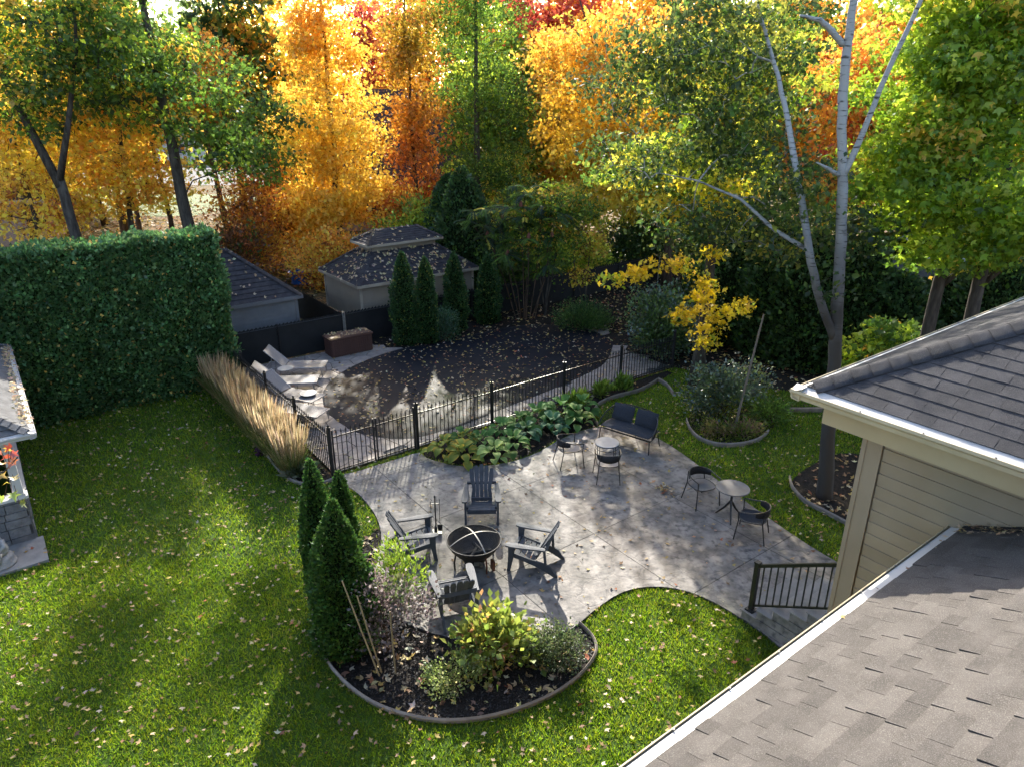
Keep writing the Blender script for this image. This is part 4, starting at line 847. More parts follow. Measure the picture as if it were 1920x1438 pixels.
def sample_blobs(blobs, n, shell=2.0):
    w = np.array([(b[3] * b[4] * b[5]) ** .8 for b in blobs]); B = np.array(blobs)[rng.choice(len(blobs), n, p=w / w.sum())]
    return B[:, :3] + unit(rng.normal(size=(n, 3))) * (rng.random((n, 1)) ** (1 / shell)) * B[:, 3:6]
def tree(name, label, base, stems, blobs, cols, n=12000, clus=260, size=.16, spread=.42, tmpl=T_KITE, bark='bark', colfn=None, group='garden and neighbouring trees', cat='tree', tip=.006, maxr=.12, hang=.25, lm=None, flat_=.5):
    n = int(n * 1.35); size *= 1.08; t = thing(name, label, cat, Vector(base), 0, group)
    C = sample_blobs(blobs, clus); C = C[C[:, 2] > .3]; clus = len(C)
    V1, F1 = [], []; off = 0
    V, F = [], []
    for st in stems:
        m_ = MB().tube([p for p, r in st], [r for p, r in st], 9 if st[0][1] > .06 else 6); V.append(np.array(m_.v)); ff = []
        for q in m_.f:
            for k in range(1, len(q) - 1): ff.append((q[0], q[k], q[k + 1]))
        F.append(np.array(ff) + off); off += len(m_.v)
    p0, p1, r0, r1 = grow([[(np.array(p), r) for p, r in st] for st in stems], C, tip, maxr); Vb, Fb = add_tubes(p0, p1, r0, r1, 5); V.append(Vb); F.append(Fb + off); obj('trunk', tri_mesh('trunk', np.concatenate(V), np.concatenate(F), MAT[bark], smooth=True), t)
    ci = rng.choice(clus, n); L = C[ci] + rng.normal(0, 1, (n, 3)) * np.array([spread, spread, spread * flat_]) ; 
    cc = pick(cols, clus, .12) if colfn is None else colfn(C)
    col = np.clip(cc[ci] * (1 + rng.normal(0, .16, (n, 1))), .003, .95)
    mixm = rng.random(n) < .28; col[mixm] = (pick(cols, n, .12) if colfn is None else colfn(L))[mixm]
    aim = rng.normal(size=(n, 3)); aim[:, 2] -= hang * 2; nr = rng.normal(size=(n, 3)) * .8; nr[:, 2] += .7
    obj('crown', leaf_mesh('crown', L, size * np.clip(rng.lognormal(-.08, .32, n), .45, 1.7), col, tmpl, lm or LEAF, aim, nr), t); return t
def straight(h, r, lean=(0, 0), n=9, wob=.06, top=.12):
    """a trunk: gentle wobble, root flare at the foot"""
    out = []
    for i in range(n):
        s = i / (n - 1); w = wob * h * .05
        out.append(((lean[0] * s ** 1.3 + rng.normal(0, w) * (i > 0), lean[1] * s ** 1.3 + rng.normal(0, w) * (i > 0), -.05 + h * s), r * (1.35 if i == 0 else 1) * (1 - (1 - top) * s ** 1.1)))
    return out
def grad(pairs, jit=.15):
    """colour by height: [(z, rgb), ...]"""
    zs = [p[0] for p in pairs]; cs = np.array([p[1] for p in pairs])
    def f(P):
        z = P[:, 2] + rng.normal(0, .8, len(P)); c = np.stack([np.interp(z, zs, cs[:, k]) for k in range(3)], 1); return np.clip(c * (1 + rng.normal(0, jit, (len(P), 1))), .004, .95)
    return f
G_ = lambda px, y, z=0: ((px - 960) / FPX * (y * cp + (CAMH - 6) * sp), y, z)   # ground spot under a column of the photo at distance y
# left: green oak with far-reaching boughs
tree('oak_tree', 'tall dark trunked oak with green leaves above the left end of the cedar hedge', G_(335, 31), [straight(17, .30, (-.9, .3)), ], [(-.9, 0, 9.3, 4.2, 3.2, 2.2), (-.5, .3, 14.4, 3.6, 3, 2.8), (2.6, -.8, 7.0, 2.8, 2.0, 1.7), (-2.5, 0, 11, 2.6, 2.2, 1.8), (3.4, -.5, 5.6, 2.0, 1.6, 1.1)], [(6, GREEN), (3, MIDGREEN), (1.2, LIME), (.6, OCHRE), (3, DARK)], n=15000, clus=270, size=.17, spread=.40, maxr=.14)
tree('oak_tree', 'forked oak with yellow green leaves in the upper left corner', G_(120, 27), [straight(5.6, .22, (-.3, 0), top=.8), [((-.3, 0, 5.2), .17), ((-1.3, .2, 8), .13), ((-2.3, .3, 11.5), .07), ((-2.7, .3, 14), .03)], [((-.3, 0, 5.4), .13), ((.6, -.2, 7.4), .10), ((1.5, -.3, 9.8), .06), ((1.9, -.2, 12.5), .03)]], [(-2.2, .2, 11.6, 2.6, 2.2, 2.6), (1.6, -.2, 10.6, 2.4, 2.0, 2.2), (-.4, 0, 8.6, 2.6, 2.0, 1.7)], [(5, GREEN), (3, MIDGREEN), (2, LIME), (2, OCHRE), (2, DARK)], n=11000, clus=210, size=.16)
tree('maple_tree', 'yellow and orange maple behind the left part of the hedge', G_(215, 33), [straight(9.5, .17, (.5, .2))], [(0, 0, 5.2, 3.6, 2.6, 2.2), (.3, 0, 8.2, 3.0, 2.4, 2.2)], [(5, GOLD), (4, YELLOW), (2, ORANGE), (1, OCHRE)], n=8500, clus=220, size=.17)
tree('maple_tree', 'golden brown maple at the far left edge above the hedge', G_(40, 31), [straight(8.5, .15, (-.3, .2))], [(0, 0, 4.6, 3.2, 2.4, 2.0), (-.2, 0, 7.4, 2.8, 2.2, 2.0)], [(3, OCHRE), (5, GOLD), (1, RUST), (4, YELLOW)], n=7000, clus=190, size=.17)
tree('maple_tree', 'young rust leaved maple with thin stems left of the golden maple', G_(470, 36), [straight(5.2, .08, (.3, .1))], [(0, 0, 3.0, 2.6, 1.8, 1.5), (.2, 0, 4.6, 1.8, 1.4, 1.1)], [(4, RUST), (3, ORANGE), (2, GOLD), (2, BROWN)], n=5000, clus=120, size=.15)
for (px, y, h, r, ln, lb) in ((300, 36, 11, .15, (-.8, .2), 'slim brown trunk with sparse golden leaves left of the oak'), (405, 38, 11, .18, (-1.0, .4), 'leaning brown trunk with sparse orange leaves right of the oak'), (232, 40, 10, .16, (-.6, .2), 'short dark trunk with rusty leaves behind the hedge middle')):
    tree('maple_tree', lb, G_(px, y), [straight(h, r, ln)], [(ln[0] * .8, 0, h - 2.0, 2.3, 2, 2.4)], [(3, GOLD), (3, ORANGE), (1, LIME), (1, RUST)], n=5000, clus=110, size=.17, bark='bark_brown')
# the golden maple and its neighbours
def gold_fn(P):
    f = grad([(0, (.88, .46, .06)), (3.0, GOLD), (8, (.90, .62, .10)), (11, (.88, .52, .08)), (14, (.86, .42, .07))], .12)(P); return f
tree('maple_tree', 'tall golden orange maple glowing behind the beige pool house', G_(622, 36.5), [straight(16.5, .17, (.15, .2))], [(1.3, 0, 14.6, .8, .8, 1.5), (.1, 0, 10.8, 1.9, 1.9, 2.6), (0, 0, 6.6, 3.0, 2.7, 2.8), (.5, -.2, 3.6, 3.5, 2.6, 1.6), (-.9, 0, 3.0, 2.2, 2.0, .9)], [(1, GOLD)], n=22000, clus=380, size=.17, spread=.40, colfn=gold_fn, bark='bark_brown')  # narrow top blob, out of view, added to band the lawn with shade
def rust_fn(P):
    f = grad([(0, (.62, .26, .03)), (3.5, (.46, .14, .035)), (6, (.60, .24, .035)), (9, (.48, .27, .035)), (12, (.36, .28, .035))], .2)(P); return f
tree('maple_tree', 'slender rust and ochre maple between the golden maple and the green locust', G_(775, 37), [straight(15.6, .12, (-.1, .2))], [(-.5, 0, 14.0, .75, .75, 1.7), (0, 0, 10.5, 1.6, 1.5, 2.0), (.2, 0, 6.6, 1.8, 1.6, 2.2), (0, 0, 3.2, 2.3, 1.8, 1.7)], [(1, RUST)], n=11000, clus=230, size=.16, colfn=rust_fn, bark='bark_brown')  # slim unseen crown tip added so its shadow stripes the lawn
tree('locust_tree', 'airy green locust with straight dark trunk and ascending branches behind the dark cedars', G_(893, 38), [straight(15, .22, (.1, .2), wob=.02)], [(0, 0, 12.4, 2.3, 2.0, 2.6), (.6, 0, 8.2, 3.0, 2.2, 2.4), (.9, 0, 4.6, 2.6, 2.0, 1.6)], [(5, (.11, .19, .03)), (3, MIDGREEN), (2, LIME), (1, GREEN)], n=15000, clus=300, size=.12, spread=.46)
def fire_fn(P):
    x = P[:, 0]; f1 = grad([(2, YELLOW), (7, (.66, .42, .035)), (9.5, GOLD), (11.5, ORANGE), (14, (.52, .14, .04))], .14)(P); f2 = grad([(2, LIME), (6, (.46, .42, .03)), (9, YELLOW), (13, GOLD)], .14)(P)
    w = np.clip((x + 1.0 + rng.normal(0, 1.0, len(P))) / 3.0, 0, 1)[:, None]; return f1 * (1 - w) + f2 * w
tree('maple_tree', 'broad maple turning from red orange at the top to yellow, right of the green locust', G_(1270, 33), [straight(13, .22, (-.6, .1)), [((-.2, 0, 3.8), .13), ((-1.7, -.3, 6.6), .09), ((-3.6, -.5, 9.4), .05), ((-4.6, -.4, 12), .025)], [((-.3, 0, 4.8), .12), ((1.0, .2, 7.6), .09), ((2.0, .3, 11), .04)]], [(-4.0, -.3, 9.8, 2.5, 2.2, 2.3), (-2.8, 0, 6.8, 3.2, 2.4, 2.1), (.3, 0, 9.8, 2.8, 2.4, 2.3), (.8, 0, 6.8, 3.2, 2.6, 2.2), (-1.5, -.3, 4.4, 3.4, 2.0, 1.3)], [(1, GOLD)], n=24000, clus=420, size=.17, colfn=fire_fn, bark='bark_brown')
tree('maple_tree', 'orange red maple behind the white birch stems', G_(1625, 30), [straight(11.5, .16, (-.3, .2))], [(0, 0, 8.8, 3.0, 2.4, 2.4), (-.4, 0, 5.6, 2.6, 2.2, 1.6)], [(5, ORANGE), (3, GOLD), (2, DORANGE), (2, OLIVE), (1, RED)], n=12000, clus=220, size=.17, bark='bark_brown')
# maple in the middle with the bright yellow hanging bough
mb0 = at(1305, 722); yb = mb0.y
def mid_fn(P):
    c = pick([(3, (.12, .18, .025)), (4, LIME), (1.5, GREEN), (4, YELLOW)], len(P), .15); k = (P[:, 2] < 4.7) | ((P[:, 2] < 6.2) & (rng.random(len(P)) < .38)); c[k] = pick([(6, (.74, .56, .03)), (1, GOLD), (1, LIME)], int(k.sum()), .10); return c
def rel(px, py, y, b): v = aty(px, py, y); return (v.x - b.x, v.y - b.y, v.z)
yb_ = lambda px, py, dy, rx, ry, rz: (*rel(px, py, yb + dy, mb0), rx, ry, rz)
yl = [yb_(1155, 522, -.7, .42, .3, .14), yb_(1195, 512, -.7, .45, .3, .16), yb_(1245, 500, -.8, .45, .35, .2), yb_(1290, 490, -.8, .45, .4, .26), yb_(1325, 515, -1.0, .40, .4, .36), yb_(1320, 560, -1.1, .34, .35, .38), yb_(1345, 590, -1.1, .48, .4, .34), yb_(1322, 628, -1.1, .26, .28, .36), yb_(1385, 575, -.9, .34, .35, .30), yb_(1290, 590, -1.0, .24, .3, .24), yb_(1340, 465, -.6, .5, .4, .3)]
tree('maple_tree', 'maple with a bright yellow bough hanging beside its straight grey trunk, beyond the sofa', mb0, [straight(10.5, .20, (.2, .2), wob=.02)], yl * 2 + [(-.7, -.3, 5.3, 1.9, 1.2, .55), (-.8, .4, 6.4, 2.8, 2.2, 1.2), (.4, .8, 8.8, 2.8, 2.4, 1.8)], [(1, YELLOW)], n=12500, clus=330, size=.11, spread=.19, tmpl=T_MAPLE3, colfn=mid_fn, tip=.004)
# birch with pale stems, dark leaves drooping to the left
bb = at(1548, 932); by = bb.y
def stem(pts, rs):
    raw = [(np.array(rel(px, py, by + dy, bb)), r) for (px, py, dy), r in zip(pts, rs)]; out = []
    for (p, r), (q, s) in zip(raw, raw[1:]):
        for k in range(4): out.append((tuple(p + (q - p) * k / 4 + rng.normal(0, .10, 3) * min(r, .09) * (len(out) > 0)), (r + (s - r) * k / 4) * rng.uniform(.95, 1.06)))
    return out + [(tuple(raw[-1][0]), raw[-1][1])]
bs = [stem([(1545, 945, 0), (1552, 820, 0), (1562, 700, .1), (1568, 600, .1), (1575, 480, .1), (1580, 360, .1), (1578, 240, .1), (1584, 120, .1), (1602, -10, .1), (1615, -180, .2)], [.18, .145, .13, .12, .108, .096, .086, .078, .066, .04]),
      stem([(1564, 640, .1), (1535, 560, 0), (1518, 470, -.1), (1498, 350, .4), (1478, 230, 1.2), (1452, 120, 2.0), (1420, 10, 2.8)], [.09, .08, .074, .066, .056, .042, .025]),
      stem([(1580, 335, .1), (1618, 250, 0), (1662, 140, -.1), (1725, 5, -.2), (1760, -90, -.2)], [.06, .055, .046, .036, .02]),
      stem([(1580, 85, .1), (1560, 60, 0), (1538, 38, -.1), (1500, 30, -.2)], [.06, .055, .045, .02]),
      stem([(1515, 470, 0), (1450, 430, .8), (1390, 375, 1.6), (1310, 340, 2.4), (1235, 325, 3.1)], [.045, .04, .032, .022, .010]),
      stem([(1575, 330, .1), (1555, 318, 0), (1530, 305, -.1)], [.045, .035, .012])]
def bp(px, py, dy, rx, ry, rz): v = rel(px, py, by + dy, bb); return (*v, rx, ry, rz)
tree('birch_tree', 'white barked birch with three pale stems rising behind the roof corner', bb, bs, [bp(1250, 120, 3.4, 2.0, 1.3, 1.5), bp(1400, 60, 3.2, 1.8, 1.2, 1.3), bp(1190, 290, 3.6, 1.1, .9, .8), bp(1380, 250, 3.0, 1.7, 1.1, 1.2), bp(1310, 420, 3.2, 1.2, .9, .6), bp(1440, 420, 2.4, 1.1, .9, 1.0), bp(1600, 430, 1.0, .7, .6, .5), bp(1520, 420, .2, .55, .5, .55), bp(1560, 520, -.3, .45, .4, .3), bp(1490, 330, .6, .6, .5, .6)], [(5, (.075, .11, .035)), (3, GREEN), (2, OLIVE), (1.5, (.32, .33, .05)), (3, DARK)], n=14000, clus=330, size=.105, spread=.30, bark='birch', tip=.0035, maxr=.03)
# two green maples at the right edge
for (px0, pyb, px1, dy, lb, cols_) in ((1735, 640, 1795, 15.5, 'green maple leaning right, its trunk just beyond the roof edge', [(5, (.24, .36, .03)), (4, LIME), (2, MIDGREEN), (.6, GOLD)]), (1815, 620, 1865, 15.2, 'yellow green maple with a forked trunk at the right edge', [(5, (.26, .38, .03)), (4, LIME), (2, MIDGREEN), (.8, GOLD)])):
    b0 = aty(px0, pyb, dy); b0.z = 0; b0.x -= .15
    r_ = lambda px, py, d_=0: rel(px, py, dy + d_, b0)
    sts = [[((0, 0, -.05), .19), ((.02, 0, 1.5), .16), (r_(px0, pyb), .145), (r_((px0 + px1) / 2 - 5, 530), .13), (r_(px1, 430), .11), (r_(px1 + 25, 300), .085), (r_(px1 + 40, 160), .06), (r_(px1 + 55, 0), .035)], [(r_((px0 + px1) / 2 - 5, 540), .07), (r_(px1 + 40, 480, -.2), .05), (r_(px1 + 90, 420, -.3), .03)]]
    tree('maple_tree', lb, b0, sts, [(*r_(px1 - 90, 330), 1.5, 1.4, 1.1), (*r_(px1 + 40, 150), 1.8, 1.6, 1.7), (*r_(px1 - 60, 170), 1.3, 1.3, 1.4), (*r_(px1 + 50, 400), 1.6, 1.4, 1.0), (*r_(px1 + 20, 20), 1.7, 1.5, 1.2), (*r_(px1 - 40, 470, -.4), 1.0, .9, .5)], cols_, n=15000, clus=260, size=.098, spread=.27, tmpl=T_MAPLE3, bark='bark', tip=.004, hang=.5)
tree('maple_shoot', 'low green and orange maple sapling beside the birch trunk', at(1625, 790), [straight(2.9, .03, (.2, 0))], [(.1, 0, 2.4, .9, .7, .5), (-.3, 0, 1.7, .7, .6, .4)], [(4, MIDGREEN), (2, LIME), (.3, ORANGE), (3, GREEN)], n=1500, clus=60, size=.13, spread=.18, tmpl=T_MAPLE3, tip=.003)
# maple outside the frame at left whose red twig reaches in
lb0 = Vector((-8.2, 6.3, 0)); tw = aty(18, 880, 5.2)
lt = [straight(6.5, .10, (.3, .0)), [((.2, 0, 4.1), .03), (((tw.x - lb0.x) * .6, (tw.y - lb0.y) * .6, 5.0), .016), ((tw.x - lb0.x - .05, tw.y - lb0.y, tw.z - .02), .007), ((tw.x - lb0.x + .10, tw.y - lb0.y, tw.z + .12), .004)]]
tree('maple_tree', 'young maple whose red and yellow leaved twig reaches in at the left edge', lb0, lt, [(0, 0, 5.6, 1.0, 1.2, 1.0)], [(2, RED), (2, ORANGE), (3, YELLOW), (2, LIME)], n=900, clus=60, size=.12, spread=.2, tmpl=T_MAPLE, tip=.003)
tp = np.array([(-.10, 0, -.05), (-.04, 0, -.22), (-.02, .02, -.34), (-.06, 0, .05), (.0, 0, .04), (.0, .03, .13), (.05, 0, .16), (.08, 0, .22), (-.06, 0, -.12), (.03, .02, .20), (.02, 0, -.10), (-.12, 0, -.28), (.04, .01, .10), (-.02, 0, .17)]) + np.array([tw.x - lb0.x, tw.y - lb0.y, tw.z])
tc_ = np.array([OCHRE, LIME, OLIVE, ORANGE, (.55, .14, .04), RED, (.5, .09, .06), RED, YELLOW, ORANGE, (.5, .4, .1), LIME, DORANGE, (.6, .2, .05)]); m_ = len(tp); an = rng.normal(size=(m_, 3)); an[:, 2] -= .6
T_CURL = (T_MAPLE[0] * np.array([1, 1, 1]) + np.stack([0 * T_MAPLE[0][:, 0], 0 * T_MAPLE[0][:, 0], .45 * np.abs(T_MAPLE[0][:, 0]) - .35 * (T_MAPLE[0][:, 1] - .3) ** 2], 1), T_MAPLE[1])
host = [o for o in bpy.data.objects if o.get('label', '').startswith('young maple whose')][0]
obj('twig_leaves', leaf_mesh('twig_leaves', tp, .078 * rng.uniform(.75, 1.15, m_), tc_ * .75, T_CURL, LEAFG, an, np.array([[.3, -.8, .7]]) + rng.normal(0, .5, (m_, 3))), host)
pe = np.array([tw.x - lb0.x, tw.y - lb0.y, tw.z]); V, F = add_tubes(tp * .45 + pe * .55, tp, np.full(m_, .003), np.full(m_, .002), 3); stuff(obj('leaf_stalks', tri_mesh('leaf_stalks', V, F, MAT['bark_brown']), host))
# background woods: single trees, farther and simpler
far = [(-40, 52, 15, 'dull green'), (60, 58, 16, 'orange'), (160, 50, 12, 'yellow'), (255, 62, 17, 'green'), (345, 120, 16, 'orange'), (440, 44, 16.5, 'dull green'), (512, 47, 18, 'golden'), (575, 58, 11, 'dull green'), (700, 62, 17, 'crimson'), (810, 58, 19, 'orange'), (860, 72, 22, 'dull green'), (960, 60, 19.5, 'green'), (745, 78, 21, 'golden'), (920, 45, 13, 'green'), (1075, 44, 12.5, 'golden'), (1180, 43, 12.5, 'yellow'), (1300, 41, 12.5, 'yellow'), (1390, 39, 12.5, 'yellow'), (200, 45, 16, 'golden'), (20, 42, 16, 'yellow'), (1025, 50, 17, 'crimson'), (1120, 52, 18, 'orange'), (1230, 50, 17, 'golden'), (1330, 44, 16, 'dull green'), (1430, 42, 14, 'yellow'), (1530, 40, 15, 'orange'), (1680, 36, 14, 'orange'), (1760, 30, 9, 'dull green'), (1850, 34, 13, 'green'), (1960, 30, 13, 'yellow'), (120, 80, 16, 'golden'), (600, 84, 15, 'green')]
fc = {'dull green': [(4, GREEN), (3, DARK), (2, OLIVE)], 'orange': [(4, ORANGE), (3, GOLD), (1, DORANGE)], 'yellow': [(4, YELLOW), (3, GOLD), (1, LIME)], 'green': [(4, MIDGREEN), (3, LIME), (2, GREEN)], 'golden': [(5, GOLD), (3, ORANGE), (2, YELLOW)], 'crimson': [(5, (.48, .085, .06)), (3, (.55, .12, .07)), (1, DORANGE)]}
place = {0: 'beyond the upper left corner', 60: 'at the far left behind the forked oak', 160: 'behind the left maples', 255: 'seen between the oaks', 345: 'across the distant street', 440: 'behind the green oak crown', 512: 'just left of the golden maple', 575: 'low behind the golden maple on its left', 700: 'between the golden maple and the rust maple', 860: 'behind the locust trunk', 810: 'between rust maple and locust', 600: 'far behind the brick house', 665: 'tall behind the golden maple', 920: 'just right of the locust trunk', 1075: 'directly under the bright sky gap', 1180: 'rising over the middle of the broad maple', 1300: 'rising behind the right half of the broad maple', 1390: 'rising behind the birch leaf mass', 200: 'filling the gap between the two oaks', 20: 'filling the upper left corner', 745: 'far behind the rust maple', 960: 'right behind the locust', 1025: 'below the bright sky gap', 1120: 'behind the broad maple', 1230: 'over the broad maple', 1330: 'behind the birch leaves', 1430: 'between the birch and the broad maple', 1530: 'left of the white birch stem', 1680: 'right of the white birch stem', 1760: 'behind the tin roofed shed', 1850: 'behind the right green maples', 1960: 'past the right edge', 120: 'far off at the left', 640: 'behind the golden maple top', -40: 'outermost at the left'}
for (px, y, h, kind) in far:
    w = h * random.uniform(.19, .25)
    tree('background_tree', f'distant {kind} tree {place[px]}', G_(px, y, -.03), [straight(h * .9, h * .014, (random.uniform(-.5, .5), 0), n=6)], [(0, 0, h * .72, w, w, h * .27), (random.uniform(-.8, .8), 0, h * .42, w * 1.15, w, h * .2)], fc[kind], n=5200, clus=150, size=.34, spread=.62, bark='bark_brown', group='distant trees behind the yard')
for (px, y, h) in ((200, 132, 14), (420, 135, 15), (700, 130, 13), (980, 120, 14), (1250, 110, 15), (-100, 110, 15), (1500, 100, 16), (1750, 90, 15), (2000, 80, 15)):
    tree('background_tree', 'hazy far tree on the skyline behind the neighbouring roofs, ' + {200: 'past the left oaks', 420: 'past the green oak', 700: 'past the golden maple', 980: 'past the locust', 1250: 'past the broad maple', -100: 'outermost left', 1500: 'past the birch', 1750: 'past the right maples', 2000: 'outermost right'}[px], G_(px, y, -.03), [straight(h * .8, .2, n=5)], [(0, 0, h * .55, h * .5, h * .4, h * .42)], [(3, OLIVE), (3, GREEN), (2, OCHRE), (2, ORANGE)], n=2200, clus=110, size=.6, spread=1.0, group='skyline trees')
# ------------------------------------------------------------------ cedars, hedges
def cone_foliage(name, label, base, h, prof, n, size, cols, cat='cedar', group=None, k=18):
    """clipped evergreen: dark inner body and sprays over its surface; prof = [(z fraction, radius)]"""
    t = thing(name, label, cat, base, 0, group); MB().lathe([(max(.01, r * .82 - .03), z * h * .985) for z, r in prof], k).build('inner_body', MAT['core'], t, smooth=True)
    MB().tube([(0, 0, -.03), (0, 0, h * .5)], .05, 6).build('trunk', MAT['bark_brown'], t)
    zf = rng.random(n * 3); r = np.interp(zf, [p[0] for p in prof], [p[1] for p in prof]); keep = rng.random(n * 3) < (r / r.max()) * .92 + .08; zf = zf[keep][:n]; r = r[keep][:n]; m = len(zf)
    a = rng.random(m) * 2 * np.pi; ph = rng.random(4) * 6.28; bump = 1 + .15 * np.sin(a * 2 + zf * 7 + ph[0]) * np.sin(zf * 15 + a + ph[1]) + .09 * np.sin(a * 5 + zf * 26 + ph[2]) + .06 * np.sin(a * 11 - zf * 37 + ph[3])
    rr = r * bump * (1 - .22 * rng.random(m) ** 2) * (1 + .18 * (rng.random(m) < .06)); P = np.stack([np.cos(a) * rr, np.sin(a) * rr, zf * h], 1); out = np.stack([np.cos(a), np.sin(a), np.full(m, .9)], 1)
    obj('foliage', leaf_mesh('foliage', P, size * rng.uniform(.6, 1.3, m), pick(cols, m, .22), T_KITE, NEEDLE, out + rng.normal(0, .5, (m, 3)), rng.normal(size=(m, 3))), t); return t
CED = [(5, CEDAR), (3, (.022, .055, .018)), (2, (.050, .095, .025)), (.5, OLIVE)]
CEDL = [(5, (.050, .115, .022)), (3, (.085, .165, .026)), (2, (.034, .080, .02))]
col_ = [(0, .30), (.04, .40), (.3, .43), (.6, .36), (.85, .20), (.97, .05), (1, .01)]
colS = [(0, .40), (.05, .52), (.30, .55), (.55, .47), (.8, .28), (.95, .08), (1, .01)]
def sc(p, k): return [(z, r * k) for z, r in p]
for px, py, top, k, lb in ((762, 645, 3.35, 1.2, 'tall slim dark cedar nearest the deck box, leftmost behind the pool'), (803, 643, 3.15, 1.0, 'slimmest dark cedar, second from the deck box'), (855, 622, 3.05, 1.15, 'dark cedar in front of the pool house corner, third from the deck box'), (916, 606, 2.75, 1.25, 'blunt dark cedar right of the pool house, under the sumac')):
    cone_foliage('columnar_cedar', lb, at(px, py), top, sc(col_, k * .86), 7000, .085, CED, group='slim cedars behind the pool', cat='cedar')
cone_foliage('columnar_cedar', 'big bright green cedar cone at the left of the island bed', at(652, 1212), 2.75, sc(colS, .84), 15000, .062, CEDL, group='cedars of the island bed')
cone_foliage('columnar_cedar', 'tall narrow cedar column behind the big island cedar, beside the lawn', at(612, 1128), 2.85, sc(col_, .66), 9000, .06, CEDL, group='cedars of the island bed')
cone_foliage('columnar_cedar', 'thin cedar tip rising between the big island cedar and the patio', at(652, 1060), 2.05, sc(col_, .55), 5500, .06, CEDL, group='cedars of the island bed')
for (px, y, h, k, lb) in ((865, 30.5, 5.6, 3.0, 'dark broad cedar behind the pool house'), (835, 33.5, 5.0, 2.6, 'dark cedar partly hidden by the pool house roof'), (1400, 25, 5.2, 3.4, 'dark bulky cedar behind the yellow bough'), (1490, 23.5, 4.6, 3.0, 'shadowy cedar left of the birch stems'), (1560, 22.5, 4.4, 3.2, 'shadowy cedar right behind the birch stems'), (1650, 22, 4.4, 3.2, 'shadowy cedar between birch and right maples'), (1735, 21.5, 3.3, 3.8, 'low dark cedar under the tin roofed shed'), (1830, 21.5, 3.4, 3.8, 'low dark cedar behind the rightmost maple trunk'), (1925, 20.5, 4.2, 3.8, 'dark cedar at the right edge above the roof')):
    cone_foliage('cedar_tree', lb, G_(px, y), h, sc(col_, k), 9000, .16, [(5, (.050, .095, .030)), (3, (.034, .068, .022)), (1.5, GREEN)], group='dark cedars along the back', cat='cedar')
def hedge_box(label, a0, a1, b0, b1, h, n):
    t = thing('cedar_hedge', label, 'hedge', (0, 0, 0), RZ); mb = MB(); A = np.linspace(a0 + .12, a1 - .12, 34)
    bul = lambda a, z: .09 * math.sin(a * 2.3 + z) + .06 * math.sin(a * 5.1 - z * 2.2); Z = np.linspace(0, h - .12, 10)
    mb.sheet([[(a, b0 + .16 - bul(a, z) + .10 * (z / h) ** 3, z) for a in A] for z in Z]); mb.sheet([[(a, b1 - .16, z) for a in A] for z in Z])
    mb.sheet([[(a, b, h - .12 + .05 * math.sin(a * 3 + b)) for a in A] for b in np.linspace(b0 + .2, b1 - .16, 4)])
    for a in (A[0], A[-1]): mb.sheet([[(a, b, z) for b in np.linspace(b0 + .16, b1 - .16, 4)] for z in Z])
    mb.build('inner_body', MAT['core_h'], t)  # opaque core added to keep light from passing through the hedge
    def surf(m, face):
        u = rng.random(m); v = rng.random(m); cl = rng.normal(0, .05, m)
        if face == 'front': a = a0 + (a1 - a0) * u; z = h * v; b = b0 - (.09 * np.sin(a * 2.3 + z) + .06 * np.sin(a * 5.1 - z * 2.2)) + .10 * (z / h) ** 3 + cl; o = np.array([0, -1, .8])
        elif face == 'top': a = a0 + (a1 - a0) * u; b = b0 + (b1 - b0) * v; z = h + .04 * np.sin(a * 3 + b) + .03 * np.sin(a * 7.3) + cl + np.abs(rng.normal(0, .04, m)); o = np.array([0, -.2, 1.2])
        else: b = b0 + (b1 - b0) * u; z = h * v; a = (a1 if face == 'right' else a0) + cl + .08 * np.sin(z * 3 + b * 4); o = np.array([1 if face == 'right' else -1, 0, .8])
        return np.stack([a, b, z], 1), np.tile(o, (m, 1))
    S = [surf(int(n * f), k) for k, f in (('front', .72), ('top', .18), ('right', .10))]; P = np.concatenate([s[0] for s in S]); O = np.concatenate([s[1] for s in S]); m = len(P)
    cl = .5 + .5 * np.sin(P[:, 0] * 3.1 + 1.3 * np.sin(P[:, 2] * 2.7)) * np.sin(P[:, 2] * 3.7 + P[:, 0]); c = pick([(5, (.050, .105, .034)), (3, (.036, .078, .028)), (2, (.075, .135, .042)), (.25, (.3, .22, .06))], m, .22) * (.8 + .45 * cl[:, None])
    obj('foliage', leaf_mesh('foliage', P, .105 * rng.uniform(.5, 1.5, m), c * 1.75, T_KITE, NEEDLE, O + rng.normal(0, .65, (m, 3)), rng.normal(size=(m, 3))), t); return t
hedge_box('tall clipped cedar hedge walling the left side of the lawn', -7.5, 5.5, 21.55, 22.75, 4.55, 78000)
